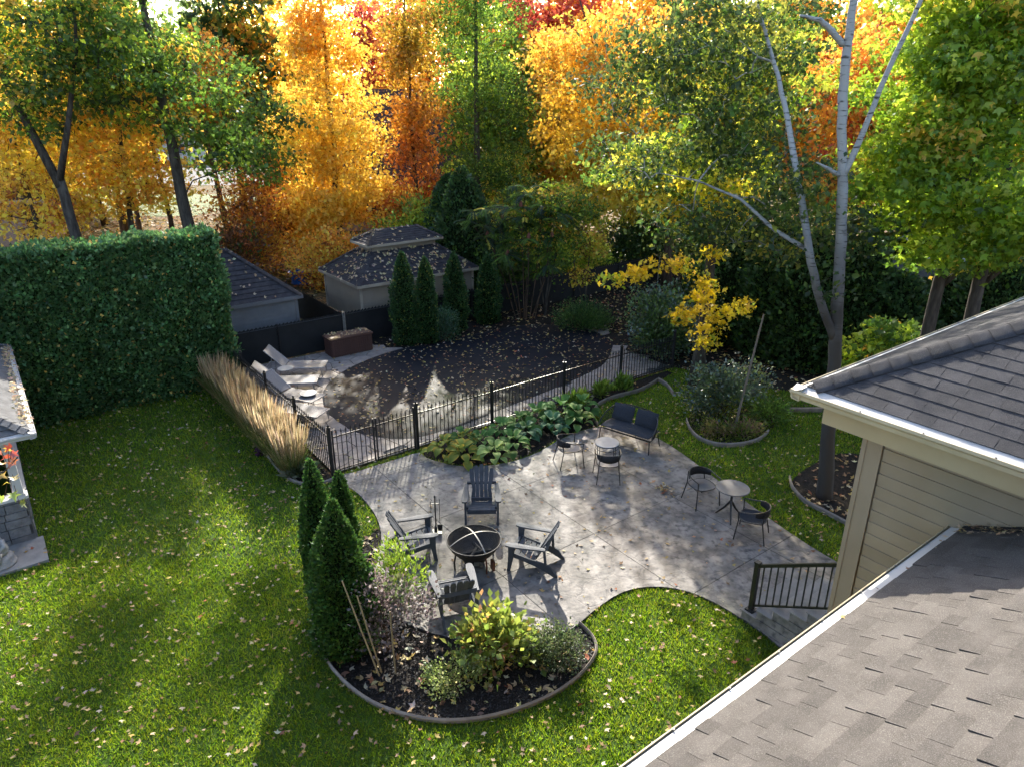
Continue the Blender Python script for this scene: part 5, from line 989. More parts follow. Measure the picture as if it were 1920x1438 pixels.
# ------------------------------------------------------------------ shrubs
def shrub(name, label, base, blobs, cols, n, size, tmpl=T_KITE, group=None, cat='shrub', stems=5, lm=None, clus=None, spread=.12, up=.2, bark='bark_brown'):
    t = thing(name, label, cat, base, 0, group); clus = clus or max(30, n // 22); C = sample_blobs(blobs, clus, 2.4); C[:, 2] = np.maximum(C[:, 2], .05)
    top = np.mean(C, axis=0); sts = [[((rng.normal(0, .05), rng.normal(0, .05), 0), .014), tuple([tuple(np.array([C[q][0] * .6, C[q][1] * .6, max(.1, C[q][2] * .75)])), .008])] for q in rng.choice(clus, stems)]
    p0, p1, r0, r1 = grow([[(np.array(p), r) for p, r in s] for s in sts], C, .0022, .018)
    q0 = np.array([s[0][0] for s in sts]); q1 = np.array([s[1][0] for s in sts]); V, F = add_tubes(np.concatenate([q0, p0]), np.concatenate([q1, p1]), np.concatenate([np.full(stems, .014), r0]), np.concatenate([np.full(stems, .008), r1]), 4)
    obj('stems', tri_mesh('stems', V, F, MAT[bark]), t); ci = rng.choice(clus, n); L = C[ci] + rng.normal(0, spread, (n, 3)); L[:, 2] = np.maximum(L[:, 2], .03)
    aim = L - np.array([0, 0, L[:, 2].mean() * .4]); aim = unit(aim) + rng.normal(0, .6, (n, 3)); aim[:, 2] += up; nr = rng.normal(size=(n, 3)); nr[:, 2] += 1.0
    obj('leaves', leaf_mesh('leaves', L, size * rng.uniform(.6, 1.25, n), np.clip(pick(cols, clus, .12)[ci] * (1 + rng.normal(0, .18, (n, 1))), .003, .9), tmpl, lm or LEAFS, aim, nr), t); return t
MAUVE = [(5, (.20, .165, .16)), (3, (.14, .105, .105)), (3, (.30, .27, .255)), (2, (.10, .13, .05))]
shrub('staked_shrub', 'mauve leaved shrub with tan stakes in the island bed', at(722, 1222), [(-.2, .1, 1.10, .48, .40, .40), (.15, .2, .85, .48, .40, .40), (.5, .35, .62, .42, .3, .22), (0, -.1, .6, .4, .35, .3)], MAUVE, 3000, .062, T_OVAL, cat='shrub', stems=7, spread=.10)
for i, (p, q) in enumerate((((712, 1268), (640, 1092)), ((742, 1264), (730, 1150)), ((716, 1262), (668, 1120)))):
    b = at(*p); e = aty(q[0], q[1], b.y - .02)
    tag(MB().tube([(0, 0, 0), ((e.x - b.x) * .5, 0, e.z * .5 + .01), (e.x - b.x, .03, e.z)], [.014, .013, .011], 6).build('wooden_stake', MAT['stake'], loc=b), ['long tan stake leaning far left through the mauve shrub', 'upright tan stake under the mauve shrub', 'shorter tan stake leaning beside the long one in the mauve shrub'][i], 'stake', 'stakes of the mauve shrub')
shrub('lime_shrub', 'bright lime green shrub behind the mauve shrub, next to the left garden chair', at(762, 1125), [(0, 0, .45, .42, .35, .35), (-.2, .2, .75, .3, .3, .28)], [(5, (.22, .34, .03)), (3, (.30, .38, .04)), (1, MIDGREEN)], 1500, .10, T_NARROW, spread=.12)
shrub('peony_bush', 'yellow green peony with reddening leaves in the middle of the island bed', at(932, 1238), [(0, 0, .32, .54, .42, .28), (-.2, .1, .46, .40, .32, .20)], [(5, (.25, .30, .05)), (4, (.17, .24, .04)), (2, (.44, .38, .07)), (1.2, (.30, .15, .07))], 1600, .13, T_KITE, spread=.15)
shrub('variegated_shrub', 'small pale green variegated shrub at the front of the island bed', at(858, 1292), [(-.15, 0, .16, .32, .28, .15), (.2, .28, .28, .28, .3, .16), (-.42, .2, .16, .14, .14, .12)], [(5, (.30, .36, .10)), (3, (.40, .42, .18)), (2, (.18, .25, .06))], 1900, .045, T_OVAL, spread=.07)
shrub('boxwood', 'grey green boxwood mound at the right tip of the island bed', at(1048, 1240), [(0, 0, .32, .42, .36, .30), (-.45, .05, .22, .30, .28, .22)], [(5, (.09, .125, .045)), (3, (.13, .155, .07)), (2, (.05, .08, .03))], 4800, .040, T_OVAL, spread=.07)
shrub('juniper', 'low bright juniper mound at the far end of the pool', at(1088, 618), [(0, 0, .55, 1.05, .75, .5), (.5, -.1, .4, .8, .6, .35)], [(5, (.075, .15, .03)), (3, (.11, .20, .04)), (2, (.04, .09, .025))], 6500, .11, T_NARROW, spread=.12, up=.7)
shrub('young_spruce', 'small blue green conifer at the pool edge before the slim cedars', at(836, 640), [(0, 0, .9, .45, .4, .35), (.1, 0, .4, .35, .3, .35)], [(4, (.06, .13, .07)), (3, (.09, .16, .09)), (2, (.05, .12, .03))], 2200, .10, T_NARROW, spread=.10)
shrub('laurel_bush', 'large rounded glossy leaved bush at the right end of the pool', at(1232, 668), [(0, 0, 1.2, 1.15, .9, 1.0), (.3, 0, .7, 1.2, .9, .6), (-.2, .3, 1.9, .7, .6, .5)], [(5, GREEN), (3, DARK), (2, BLUEG), (1, OLIVE)], 8500, .105, T_OVAL, lm=LEAFG, spread=.16)
shrub('lilac_bush', 'dull green bush behind the fence end under the yellow bough', at(1300, 640), [(0, 0, 1.2, 1.6, .9, 1.0)], [(5, DARK), (3, GREEN), (1, OLIVE)], 5000, .12, T_OVAL, lm=LEAFG, spread=.18)
shrub('round_bed_shrub', 'grey green feathery shrub filling the shady round bed', at(1350, 775), [(0, 0, .8, 1.1, .8, .6), (-.5, -.1, .5, .8, .6, .4), (.6, .3, .9, .9, .7, .45)], [(5, (.06, .10, .045)), (3, BLUEG), (2, (.10, .14, .07)), (1, OLIVE)], 4200, .085, T_OVAL, lm=LEAFG, spread=.15)
shrub('burning_bush', 'olive and pink tinged low plants at the front of the shady round bed', at(1392, 818), [(0, 0, .2, .55, .3, .18), (-.7, .1, .2, .4, .3, .18)], [(4, OLIVE), (3, (.20, .17, .06)), (2, (.24, .13, .10)), (2, GREEN)], 1200, .12, T_NARROW, spread=.10, up=.5)
shrub('fern_patch', 'fresh green fern like plants on the lawn side of the round bed', at(1440, 790), [(0, 0, .3, .6, .4, .25)], [(4, MIDGREEN), (3, GREEN)], 1300, .12, T_NARROW, spread=.12, up=.4)
sk = at(1378, 800); ske = aty(1432, 590, sk.y)
tag(MB().tube([(0, 0, 0), ((ske.x - sk.x) * .5, 0, ske.z * .5), (ske.x - sk.x, 0, ske.z)], [.035, .03, .022], 7).build('leaning_pole', MAT['wood'], loc=sk), 'thin bare grey pole leaning right out of the shady round bed', 'pole')
for (px, py, k, lb) in ((1040, 765, 1, 'tuft of bright green grass just before the iron fence, left of three'), (1128, 745, .8, 'tuft of green grass behind the edging, middle of three'), (1165, 735, .9, 'tuft of yellow green grass nearest the fence end, right of three')):
    shrub('daylily', lb, at(px + 40 if px == 1040 else px, py), [(0, 0, .22, .30 * k, .26 * k, .18)], [(4, (.14, .24, .03)), (2, (.2, .28, .04))], 260, .26 * k, T_NARROW, spread=.05, up=1.6, cat='grass tuft')
for k, (px, y, rx, lb, cl_) in enumerate(((455, 35, 1.9, 'rusty orange brushwood behind the grey shed', [(4, ORANGE), (4, RUST), (3, GOLD)]), (560, 38, 1.8, 'golden undergrowth left of the pool house', [(5, GOLD), (3, ORANGE), (1, YELLOW)]), (395, 33, 2.0, 'bare brown brushwood behind the hedge corner', [(4, BROWN), (3, RUST), (1, GREEN)]), (150, 30, 2.4, 'yellow brown undergrowth behind the hedge at left', [(4, OCHRE), (3, GOLD), (2, RUST)]), (20, 29, 2.2, 'ochre undergrowth behind the hedge at the far left', [(4, OCHRE), (3, GOLD)]))):
    b = Vector(G_(px, y)); shrub('undergrowth', lb, b, [(0, 0, 1.1, rx, 1.2, .9), (.4, 0, 2.0, rx * .7, 1, .7)], cl_, 3200, .17, T_KITE, spread=.25, cat='brushwood', clus=220)
for (a_, b_, rx, h_, lb, cl_) in ((17.2, 24.2, 1.6, 2.2, 'dark green thicket behind the fence right of the pool house', [(4, GREEN), (3, DARK), (1, MIDGREEN)]), (19.6, 24.4, 1.7, 1.7, 'green thicket behind the fence under the sumac', [(4, MIDGREEN), (3, GREEN), (1, LIME)]), (22.2, 24.6, 1.8, 1.6, 'yellow green thicket left of the turquoise pool', [(4, LIME), (3, MIDGREEN), (2, YELLOW)]), (25.4, 24.0, 2.0, 2.4, 'dark thicket behind the laurel bush', [(4, DARK), (3, GREEN)]), (28.5, 22.0, 2.2, 2.6, 'dark thicket behind the yellow bough', [(4, DARK), (3, GREEN), (1, OLIVE)]), (20.5, 27.5, 2.2, 3.6, 'tall green shrub behind the sumac', [(4, (.10, .17, .03)), (3, LIME), (2, GREEN)]), (16.5, 29.5, 2.2, 3.4, 'lime green shrub at the foot of the locust', [(4, LIME), (3, MIDGREEN)]), (26.0, 29.5, 2.4, 3.4, 'yellow leaved thicket under the broad maple', [(4, YELLOW), (3, LIME), (2, GREEN)]), (28.5, 26.5, 2.4, 4.2, 'yellow green thicket behind the middle maple', [(4, LIME), (3, OLIVE), (2, YELLOW)]), (33.0, 24.5, 2.6, 4.4, 'olive thicket behind the birch limb', [(4, OLIVE), (3, GREEN), (2, LIME)]), (36.5, 21.0, 2.6, 4.4, 'green and orange thicket behind the birch stems', [(4, MIDGREEN), (3, OLIVE), (2, ORANGE)]), (24.0, 33.0, 2.6, 4.6, 'golden thicket behind the neighbouring fence', [(4, GOLD), (3, LIME), (2, YELLOW)]), (12.8, 31.0, 2.0, 2.2, 'orange brushwood behind the pool house', [(4, ORANGE), (3, GOLD), (1, RUST)])):
    shrub('thicket', lb, ab(a_, b_), [(0, 0, h_ * .5, rx, 1.1, h_ * .5), (.3, 0, h_ * .85, rx * .7, .9, h_ * .35)], cl_, 5200, .15, T_OVAL, spread=.24, cat='thicket', clus=260)
# sumac: arching feathered fronds and rusty cones
su = thing('sumac_tree', 'staghorn sumac with drooping feathered leaves and rusty seed heads behind the pool', 'tree', at(985, 600)); fr_b, fr_d, fr_c = [], [], []
hub = [(-.9, .3, 3.9), (-.2, 0, 4.4), (.7, .2, 4.3), (-1.5, .6, 3.2), (1.0, -.1, 3.3), (.1, -.4, 3.3), (-.7, -.2, 2.6), (1.5, .3, 3.9), (-.1, .6, 4.9), (-1.9, .9, 4.1), (.6, .4, 2.5)]
hub += [tuple(q) for q in sample_blobs([(-.5, .3, 3.7, 2.0, 1.0, 1.4), (.6, .2, 4.4, 1.5, .9, 1.2), (-.2, 0, 2.4, 1.5, .8, .6)], 46)]
mb = MB()
for h in hub[:9]: mb.tube([(h[0] * .25, h[1] * .25, 0), (h[0] * .6 + random.uniform(-.2, .2), h[1] * .5, h[2] * .5), (h[0], h[1], h[2])], [.028, .02, .008], 5)
for h in hub[9:]:
    g = min(hub[:9], key=lambda q: (Vector(q) - Vector(h)).length); mb.tube([(g[0] * .8, g[1] * .8, g[2] * .8), h], [.012, .006], 4)
mb.build('trunk', MAT['bark_brown'], su); LV, LA, LN, LC, RP, RQ = [], [], [], [], [], []
for h in hub:
    for k in range(8):
        a = rng.random() * 6.28; el = rng.uniform(-.15, .55); L = rng.uniform(.45, .72); d = np.array([math.cos(a) * math.cos(el), math.sin(a) * math.cos(el), math.sin(el)]); c = (np.array(YELLOW) * .8 if rng.random() < .06 else np.array(random.choice([GREEN, BLUEG, (.045, .10, .03), MIDGREEN]))); prev = np.array(h)
        for s in np.linspace(.12, 1, 13):
            p = np.array(h) + d * L * s - np.array([0, 0, .42 * s * s * L]); tg = unit((p - prev)[None])[0]; sd = np.cross(tg, [0, 0, 1]); sd = sd / max(np.linalg.norm(sd), .01)
            RP.append(prev); RQ.append(p); prev = p
            for q in (-1, 1): LV.append(p); LA.append(sd * q + tg * .5 - np.array([0, 0, .45])); LN.append(np.array([0, 0, 1.]) + tg * .2); LC.append(c * rng.uniform(.8, 1.25))
V, F = add_tubes(RP, RQ, np.full(len(RP), .004), np.full(len(RP), .003), 3); obj('leaf_stalks', tri_mesh('leaf_stalks', V, F, MAT['bark_brown']), su)
obj('crown', leaf_mesh('crown', np.array(LV), np.full(len(LV), .145), np.array(LC), T_NARROW, LEAF, np.array(LA), np.array(LN)), su)
for h in hub[:8]: MB().lathe([(.01, .22), (.05, .16), (.075, .05), (.05, -.03), (0, -.04)], 8, (h[0], h[1], h[2] + .03)).build('seed_head', mat('sumac_cone' + str(h[0]), (.16, .055, .04), rough=.95, scale=30, bump=1), su)
# wisps of pale trunk right of the sumac
tree('hydrangea_tree', 'thin stemmed shrub with pale yellow leaves before the black fence', at(1095, 588), [straight(3.2, .05, (.2, .1)), [((0, 0, .3), .03), ((-.4, 0, 1.6), .02), ((-.6, 0, 3.0), .01)]], [(0, 0, 2.9, .9, .7, .7), (-.3, 0, 1.5, .6, .4, .4)], [(3, YELLOW), (3, OCHRE), (2, LIME), (2, BROWN)], n=1400, clus=70, size=.11, spread=.2, tip=.003)
tree('viburnum', 'multi stemmed green shrub right beneath the sumac', at(1022, 592), [straight(3.6, .05, (.3, .1)), [((0, 0, .1), .04), ((.25, 0, 1.6), .03), ((.5, 0, 3.4), .012)], [((0, 0, .1), .04), ((-.25, 0, 1.8), .03), ((-.4, 0, 3.2), .012)]], [(.2, 0, 3.0, 1.3, .9, .9), (.6, 0, 4.4, 1.4, 1.0, .9)], [(4, MIDGREEN), (3, GREEN), (2, LIME), (1, OCHRE)], n=4200, clus=120, size=.11, spread=.24, tip=.003)
# ------------------------------------------------------------------ hostas, each leaf a piece
def hosta_mat(name, body, rim):
    m, n, l = nt(name); out = n.new('ShaderNodeOutputMaterial'); tc = n.new('ShaderNodeTexCoord'); sx = n.new('ShaderNodeSeparateXYZ'); l.new(tc.outputs['Object'], sx.inputs[0])
    ab_ = n.new('ShaderNodeMath'); ab_.operation = 'ABSOLUTE'; l.new(sx.outputs['X'], ab_.inputs[0]); no = n.new('ShaderNodeTexNoise'); no.inputs['Scale'].default_value = 18; l.new(tc.outputs['Object'], no.inputs['Vector'])
    ad = n.new('ShaderNodeMath'); ad.operation = 'MULTIPLY_ADD'; ad.inputs[1].default_value = .05; l.new(no.outputs['Fac'], ad.inputs[0]); l.new(ab_.outputs[0], ad.inputs[2])
    r = n.new('ShaderNodeValToRGB'); r.color_ramp.elements[0].position = .075; r.color_ramp.elements[1].position = .11; r.color_ramp.elements[0].color = (*body, 1); r.color_ramp.elements[1].color = (*rim, 1); l.new(ad.outputs[0], r.inputs[0])
    oi = n.new('ShaderNodeObjectInfo'); mr = n.new('ShaderNodeMapRange'); mr.inputs['To Min'].default_value = .75; mr.inputs['To Max'].default_value = 1.25; l.new(oi.outputs['Random'], mr.inputs[0]); hs = n.new('ShaderNodeHueSaturation'); l.new(mr.outputs[0], hs.inputs['Value']); l.new(r.outputs[0], hs.inputs['Color'])
    b = n.new('ShaderNodeBsdfPrincipled'); b.inputs['Roughness'].default_value = .72; b.inputs['Specular IOR Level'].default_value = .15; l.new(hs.outputs[0], b.inputs['Base Color']); tr = n.new('ShaderNodeBsdfTranslucent'); l.new(hs.outputs[0], tr.inputs[0]); mx = n.new('ShaderNodeMixShader'); mx.inputs[0].default_value = .3; l.new(b.outputs[0], mx.inputs[1]); l.new(tr.outputs[0], mx.inputs[2]); l.new(mx.outputs[0], out.inputs[0]); return m
HM_ = [hosta_mat('hosta_green', (.07, .16, .04), (.10, .20, .05)), hosta_mat('hosta_cream_rim', (.11, .20, .05), (.34, .38, .14)), hosta_mat('hosta_yellowing', (.20, .24, .045), (.52, .34, .05)), hosta_mat('hosta_blue', (.06, .14, .07), (.16, .24, .14)), hosta_mat('hosta_light', (.25, .34, .10), (.36, .42, .16))]
def hosta_leaf(m):
    mb = MB(); rows = []
    for s, w in ((0, .012), (.12, .06), (.3, .092), (.5, .098), (.7, .078), (.88, .04), (1, .004)):
        z = .10 * math.sin(s * 2.2) - .10 * s * s; rows.append([Vector((-w, s * .27, z + .022)), Vector((-w * .5, s * .27, z + .004)), Vector((0, s * .27, z - .006)), Vector((w * .5, s * .27, z + .004)), Vector((w, s * .27, z + .022))])
    return mb.sheet(rows).mesh('leaf', m, True)
HL_ = [hosta_leaf(m) for m in HM_]; stalk = MB().tube([(0, 0, 0), (0, 0, 1)], .006, 4).mesh('stalk', MAT['core'])
hostas = [(832, 856, 2, 1.0, 'yellowing hosta beside the gate post'), (868, 868, 2, 1.0, 'yellow edged hosta at the patio edge, nearest the gate'), (925, 864, 4, .95, 'light green hosta in the middle of the patio edge'), (868, 838, 2, .9, 'small yellowing hosta behind the first clump'), (900, 842, 1, .85, 'cream edged hosta behind the light green one'), (962, 848, 1, 1.0, 'dark hosta with pale edges near the middle of the bed'), (985, 825, 3, .95, 'blue green hosta with small leaves before the second fence post'), (940, 822, 0, .95, 'plain green hosta against the fence'), (1005, 800, 0, 1.15, 'big leaved green hosta in the back row'), (1050, 790, 0, 1.25, 'largest green hosta at the back, left of the sofa'), (1080, 800, 1, 1.1, 'cream edged hosta nearest the sofa'), (972, 806, 1, .9, 'pale edged hosta in the back row near the fence'), (1035, 812, 3, 1.0, 'blue green hosta behind the metal armchair'), (1092, 778, 0, 1.0, 'green hosta behind the sofa end')]
for (px, py, kind, k, lb) in hostas:
    p = at(px, py); t = thing('hosta', lb, 'hosta', (p.x, p.y, .012), 0, 'hostas along the iron fence')
    for q in range(17):
        k_ = k * 1.22; ring = q // 7; a = q * 2.4 + random.uniform(-.3, .3); rr = (.19, .12, .05)[ring] * k_; hz = (.13, .25, .34)[ring] * k_
        o = obj('leaf', HL_[kind if random.random() < .8 else random.choice((0, kind))], t, (math.cos(a) * rr, math.sin(a) * rr, hz)); o.rotation_euler = (random.uniform(-.5, .05) if ring < 2 else random.uniform(.1, .6), random.uniform(-.25, .25), a - math.pi / 2); s = k_ * random.uniform(.75, 1.2) * (.95 if ring < 2 else .8); o.scale = (s, s, s)
    mb = MB()
    for q in range(10): a = q * .63; mb.tube([(0, 0, 0), (math.cos(a) * .14 * k, math.sin(a) * .14 * k, .22 * k)], .006, 4)
    mb.build('stalks', MAT['core_h'], t)
# ------------------------------------------------------------------ feather reed grasses
names = ['nearest the gate', 'second from the gate', 'third from the gate', 'fourth from the gate', 'fifth from the gate', 'sixth from the gate', 'seventh from the gate', 'eighth from the gate', 'ninth from the gate', 'nearest the hedge']
for k in range(10):
    p = ab(4.72 + random.uniform(-.08, .08), 14.95 + k * .66); t = thing('feather_grass', f'tan plumed reed grass clump {names[k]} in the row along the pool fence', 'ornamental grass', (p.x, p.y, .01), 0, 'feather reed grasses in a row')
    n = 700; a = rng.random(n) * 6.28; r = .16 * np.sqrt(rng.random(n)); P = np.stack([np.cos(a) * r, np.sin(a) * r, np.zeros(n)], 1); L = rng.uniform(.55, 1.05, n); lean = np.stack([np.cos(a) * rng.uniform(.1, .75, n), np.sin(a) * rng.uniform(.1, .75, n), np.ones(n)], 1)
    obj('blades', leaf_mesh('blades', P, L, pick([(4, (.10, .15, .035)), (3, (.19, .19, .06)), (2, (.30, .23, .10))], n), (np.array([(-.007, 0, 0), (.007, 0, 0), (.006, .6, .02), (-.006, .6, .02), (0, 1, -.06)]), np.array([(0, 1, 2), (0, 2, 3), (3, 2, 4)])), GRASSM, lean, rng.normal(size=(n, 3))), t)
    n = 230; a = rng.random(n) * 6.28; r = .20 * np.sqrt(rng.random(n)); lean = np.stack([np.cos(a) * rng.uniform(.0, .32, n), np.sin(a) * rng.uniform(.0, .32, n), np.ones(n)], 1); L = rng.uniform(1.0, 1.42, n); P = np.stack([np.cos(a) * r, np.sin(a) * r, np.zeros(n)], 1)
    pl = (np.array([(-.003, 0, 0), (.003, 0, 0), (.003, .66, 0), (-.003, .66, 0), (.011, .80, .004), (-.011, .80, -.004), (0, 1.0, 0), (0, .66, 0)]), np.array([(0, 1, 2), (0, 2, 3), (7, 4, 6), (7, 6, 5)]))
    obj('plumes', leaf_mesh('plumes', P, L, pick([(5, (.42, .32, .18)), (3, (.50, .40, .25)), (2, (.32, .23, .12))], n, .12), pl, GRASSM, lean, rng.normal(size=(n, 3))), t)
for (px, py, lb) in ((560, 888, 'small grey tussock at the gate end of the reed grass bed'), (515, 838, 'small grey green tussock in the middle of the reed grass bed'), (470, 770, 'small pale tussock at the hedge end of the reed grass bed')):
    shrub('tussock', lb, at(px, py), [(0, 0, .14, .28, .28, .12)], [(4, (.16, .20, .12)), (3, (.09, .13, .06)), (2, (.22, .22, .15))], 520, .24, T_NARROW, spread=.06, up=.9, cat='grass tuft')
shrub('heuchera', 'small dark purple plant among the reed grasses near the lawn edge', at(497, 852), [(0, 0, .10, .2, .2, .08)], [(3, (.12, .04, .10)), (2, (.08, .03, .06))], 160, .08, T_OVAL, spread=.05)
# ------------------------------------------------------------------ lawn grass
def in_any(P, polys):
    k = np.zeros(len(P), bool)
    for q in polys: k |= inside(P[:, 0], P[:, 1], q)
    return k
PAVROOF = xy([ab(wa - 5.5, wb_ - .05), ab(wa + .02, wb_ - .05), ab(wa + .02, wb_ + 6), ab(wa - 5.5, wb_ + 6)]); SLAB = xy([ab(wa - 2.1, wb_ - 1.0), ab(wa + .12, wb_ - 1.0), ab(wa + .12, wb_), ab(wa - 2.1, wb_)])
NOGRASS = [PATIO, ISLAND, HOSTA, GBED, BBED, PAVROOF, SLAB, BACKBED]
def scatter(x0, x1, y0, y1, n, polys=(), within=None, view=True):
    P = np.stack([rng.uniform(x0, x1, n), rng.uniform(y0, y1, n)], 1)
    if within is not None: P = P[inside(P[:, 0], P[:, 1], within)]
    if len(polys): P = P[~in_any(P, polys)]
    if view:
        zc = P[:, 1] * cp + CAMH * sp; sx_ = 960 + FPX * P[:, 0] / zc; sy_ = 719 - FPX * (P[:, 1] * sp - CAMH * cp) / zc; P = P[(sx_ > -150) & (sx_ < 2070) & (sy_ < 1600) & (sy_ > 300)]
    return P
Pn = scatter(-13.5, 9, 5.4, 11.5, 300000, NOGRASS, LAWN); Pm = scatter(-16, 11, 11.5, 23, 260000, NOGRASS, LAWN); P = np.concatenate([Pn, Pm]); n = len(P)
patch = .5 + .5 * np.sin(P[:, 0] * 1.3 + np.sin(P[:, 1] * .9) * 2) * np.sin(P[:, 1] * 1.1 + P[:, 0] * .4); patch2 = .5 + .5 * np.sin(P[:, 0] * 3.7 + 2 * np.sin(P[:, 1] * 2.3)) * np.sin(P[:, 1] * 3.1 - 1.5 * np.sin(P[:, 0] * 1.9)); gc = pick([(5, (.18, .275, .012)), (3, (.245, .335, .014)), (2, (.115, .205, .009)), (.5, (.29, .29, .06))], n, .2) * (.72 + .34 * patch[:, None] + .22 * patch2[:, None]) * (1 + np.array([[.22, .05, .1]]) * (patch2[:, None] - .5))
aim = rng.normal(size=(n, 3)) * .55; aim[:, 2] = 1
far_ = np.where(P[:, 1] > 11.5, 1.25, 1.0)
lawn_g = obj('lawn_grass', leaf_mesh('lawn_grass', np.stack([P[:, 0], P[:, 1], np.zeros(n)], 1), .062 * far_ * rng.uniform(.6, 1.3, n), gc, (np.array([(-.11, 0, 0), (.11, 0, 0), (0, 1, .25)]), np.array([(0, 1, 2)])), GRASSM, aim, rng.normal(size=(n, 3))))
stuff(lawn_g, 'short green lawn grass around the patio', 'grass')
# mulch chips
P = np.concatenate([scatter(-4, 2, 7.3, 13, 26000, [PATIO], ISLAND), scatter(-3, 6, 15, 22, 12000, [PATIO], HOSTA), scatter(-10, -3, 14, 22, 9000, (), GBED)]); n = len(P)
stuff(obj('mulch_chips', leaf_mesh('mulch_chips', np.stack([P[:, 0], P[:, 1], rng.uniform(.012, .035, n)], 1), rng.uniform(.03, .07, n), pick([(5, (.018, .015, .013)), (3, (.035, .028, .022)), (1, (.06, .05, .04))], n), T_NARROW, LITTER, np.concatenate([rng.normal(size=(n, 2)), rng.normal(0, .3, (n, 1))], 1), np.stack([rng.normal(0, .4, n), rng.normal(0, .4, n), np.ones(n)], 1))), 'dark bark mulch chips covering the beds', 'mulch')
# ------------------------------------------------------------------ fallen leaves
def litter_arrays(P, z, lo, hi):
    n = len(P); return np.stack([P[:, 0], P[:, 1], z + rng.uniform(.0, .018, n)], 1), rng.uniform(lo, hi, n), pick(DRY, n, .16), np.concatenate([rng.normal(size=(n, 2)), rng.normal(0, .22, (n, 1))], 1), np.stack([rng.normal(0, .35, n), rng.normal(0, .35, n), np.ones(n)], 1)
def litter(name, label, sets):
    A = [litter_arrays(*s) for s in sets if len(s[0])]; o = obj(name, leaf_mesh(name, *[np.concatenate([a[k] for a in A]) for k in (0, 1, 2)], T_MAPLE3, LITTER, np.concatenate([a[3] for a in A]), np.concatenate([a[4] for a in A]))); return stuff(o, label, 'leaves')
lp = scatter(-16, 11, 5.4, 23, 9500, [PATIO, ISLAND, GBED, HOSTA, PAVROOF, BBED], LAWN)
order = np.argsort(lp[:, 1]); nearp = lp[order[:300]]; restp = lp[order[300:]]
dm = []
for k in range(6):
    c = pick(DRY, 1, .15)[0]; T, F = T_MAPLE; V = T.copy(); V[:, 2] += .22 * (V[:, 0] ** 2) * random.choice((1, -.7)) + rng.normal(0, .03, len(V)); dm.append(tri_mesh('fallen_leaf', V - np.array([0, .4, 0]), F, LITTER, np.tile(c, (len(F), 1))))
for p in nearp:
    o = obj('fallen_leaf', random.choice(dm), None, (p[0], p[1], .045 + random.uniform(0, .015))); o.rotation_euler = (random.uniform(-.35, .35), random.uniform(-.35, .35), random.uniform(0, 6.28)); s = random.uniform(.035, .072); o.scale = (s, s, s); tag(o, 'dry tan fallen leaf lying on the lawn in the foreground', 'leaf', 'fallen leaves on the near lawn')
litter('lawn_leaves', 'tan fallen leaves scattered over the lawn', [(restp, .045, .035, .08)])
litter('patio_leaves', 'small fallen leaves scattered over the stamped patio', [(scatter(-4, 8, 8.5, 17, 900, (), PATIO), .045, .035, .085), (np.array([3.42, 14.05]) + rng.normal(0, .10, (26, 2)), .06, .06, .11)])
litter('pool_leaves', 'pale fallen leaves strewn over the pool cover and deck', [(scatter(-8, 6, 15, 28, 4200, (), POOL), .05, .05, .10), (scatter(-9, 8, 15, 28, 1100, [POOL], DECK), .04, .06, .11)])
litter('bed_leaves', 'brown fallen leaves on the mulch beds', [(scatter(-4, 2, 7.3, 13, 1000, [PATIO], ISLAND), .035, .06, .12), (scatter(-5, 20, 15, 34, 9000, [DECK], BACKBED), .03, .07, .13), (scatter(-3, 6, 15, 22, 420, (), HOSTA), .035, .06, .11), (scatter(-10, -3, 14, 22, 320, (), GBED), .035, .06, .11), (scatter(5, 10, 12, 17, 700, (), BBED), .04, .06, .12), (scatter(4, 9, 14, 20, 260, (), ISL2), .035, .06, .1)])
bk = scatter(-40, 25, 27, 62, 16000); bk = bk[(-.6 * bk[:, 0] + .8 * bk[:, 1]) > 23.2]; litter('yard_leaves', 'orange fallen leaves carpeting the yards behind', [(bk, -.02, .16, .30)])
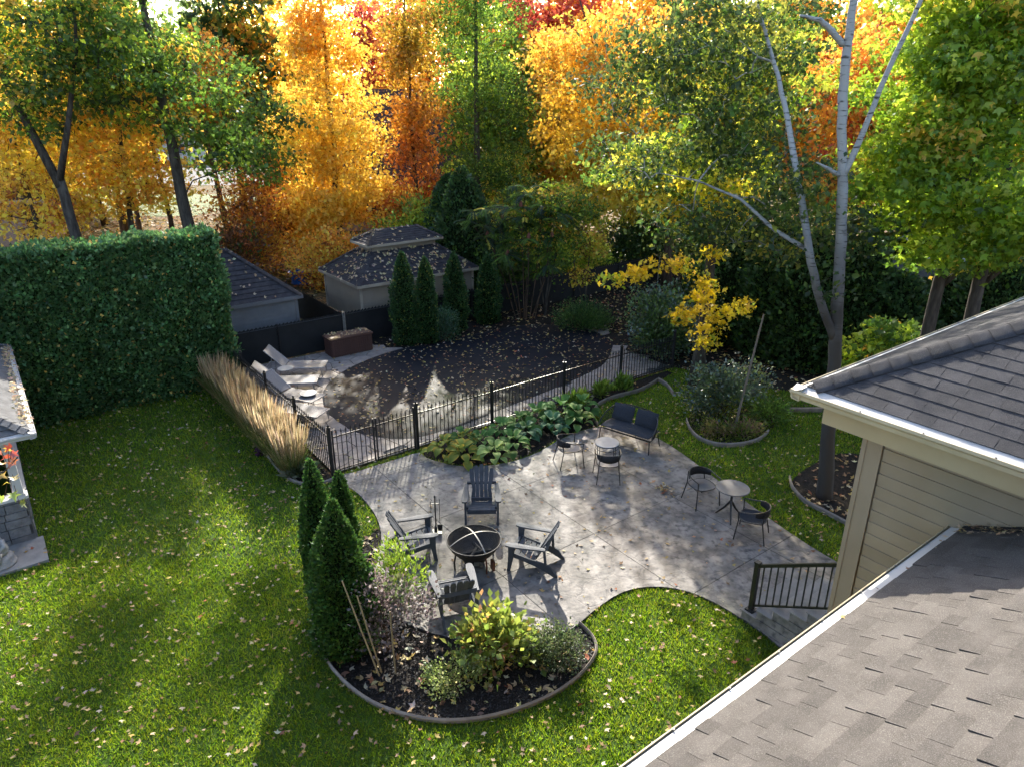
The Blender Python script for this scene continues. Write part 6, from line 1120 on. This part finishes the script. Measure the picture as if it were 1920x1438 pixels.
# leaves caught on the roofs, the deck box and in the gutters
def roof_litter(label, pts, lo=.06, hi=.12):
    P = np.array([p[0] for p in pts]); N = np.array([p[1] for p in pts]); n = len(P); aim = rng.normal(size=(n, 3)); aim -= N * np.sum(aim * N, axis=1, keepdims=True) * .85
    o = obj('roof_leaves', leaf_mesh('roof_leaves', P + N * rng.uniform(.025, .05, (n, 1)), rng.uniform(lo, hi, n), pick([(5, (.44, .34, .21)), (3, (.46, .34, .15)), (2, (.30, .19, .10))], n), T_MAPLE3, LITTER, aim, N + rng.normal(0, .3, (n, 3)))); return stuff(o, label, 'leaves')
def face_pts(a0, a1, b0, b1, z, rise, inset, n, hi=1.0):
    out = []
    for k in range(n):
        v = random.random() ** 1.3 * hi; d = v * inset; face = random.random()
        if face < .62: a = random.uniform(a0 + d, a1 - d); b = b0 + d; nr = Vector((0, -rise, inset)).normalized()
        else: b = random.uniform(b0 + d, b1 - d); a = a0 + d; nr = Vector((-rise, 0, inset)).normalized()
        w = HM @ nr; p = ab(a, b, z + rise * v); out.append((tuple(p), tuple(w)))
    return out
roof_litter('yellow leaves lying on the pool house roof', face_pts(10.7, 16.0, 23.66, 27.2, 1.86, .92, 1.22, 330) + face_pts(11.72, 15, 24.68, 26.2, 3.06, .46, .76, 40), .07, .13)
roof_litter('a few leaves on the shed roof', face_pts(4.75, 8.6, 23.68, 27.4, 1.88, 1.55, 1.86, 70))
roof_litter('leaves littering the deck box lid', [(tuple(ab(9.5 + random.uniform(-.72, .72), 22.15 + random.uniform(-.3, .3), DZ + .66)), (0, 0, 1)) for k in range(70)], .05, .09)
roof_litter('brown leaves packed along the pavilion gutter', [(tuple(ab(PAa - random.uniform(.03, .24), PAb + random.uniform(.2, 6.2), 2.46 + random.uniform(0, .05))), (.3, -.2, 1)) for k in range(230)], .04, .085)
roof_litter('a few yellow leaves on the white leaf guard', [(tuple(ab(a, LB - .08 - random.uniform(0, .06), HL + .01)), (0, 0, 1)) for a in (.9, 1.6, 1.72, 2.15, 3.9, 4.2, 5.0, 5.6, 6.1, 6.6, 6.8, 6.9)], .03, .055)
dq = [(random.uniform(.02, .26), random.uniform(0, .8)) for k in range(160)]
roof_litter('damp leaf debris in the corner of lower roof and siding', [(tuple(ab(WA - q[0], LB - .12 - q[1], HL + .03 + q[1] * t26)), (0, .4, 1)) for q in dq], .02, .05)
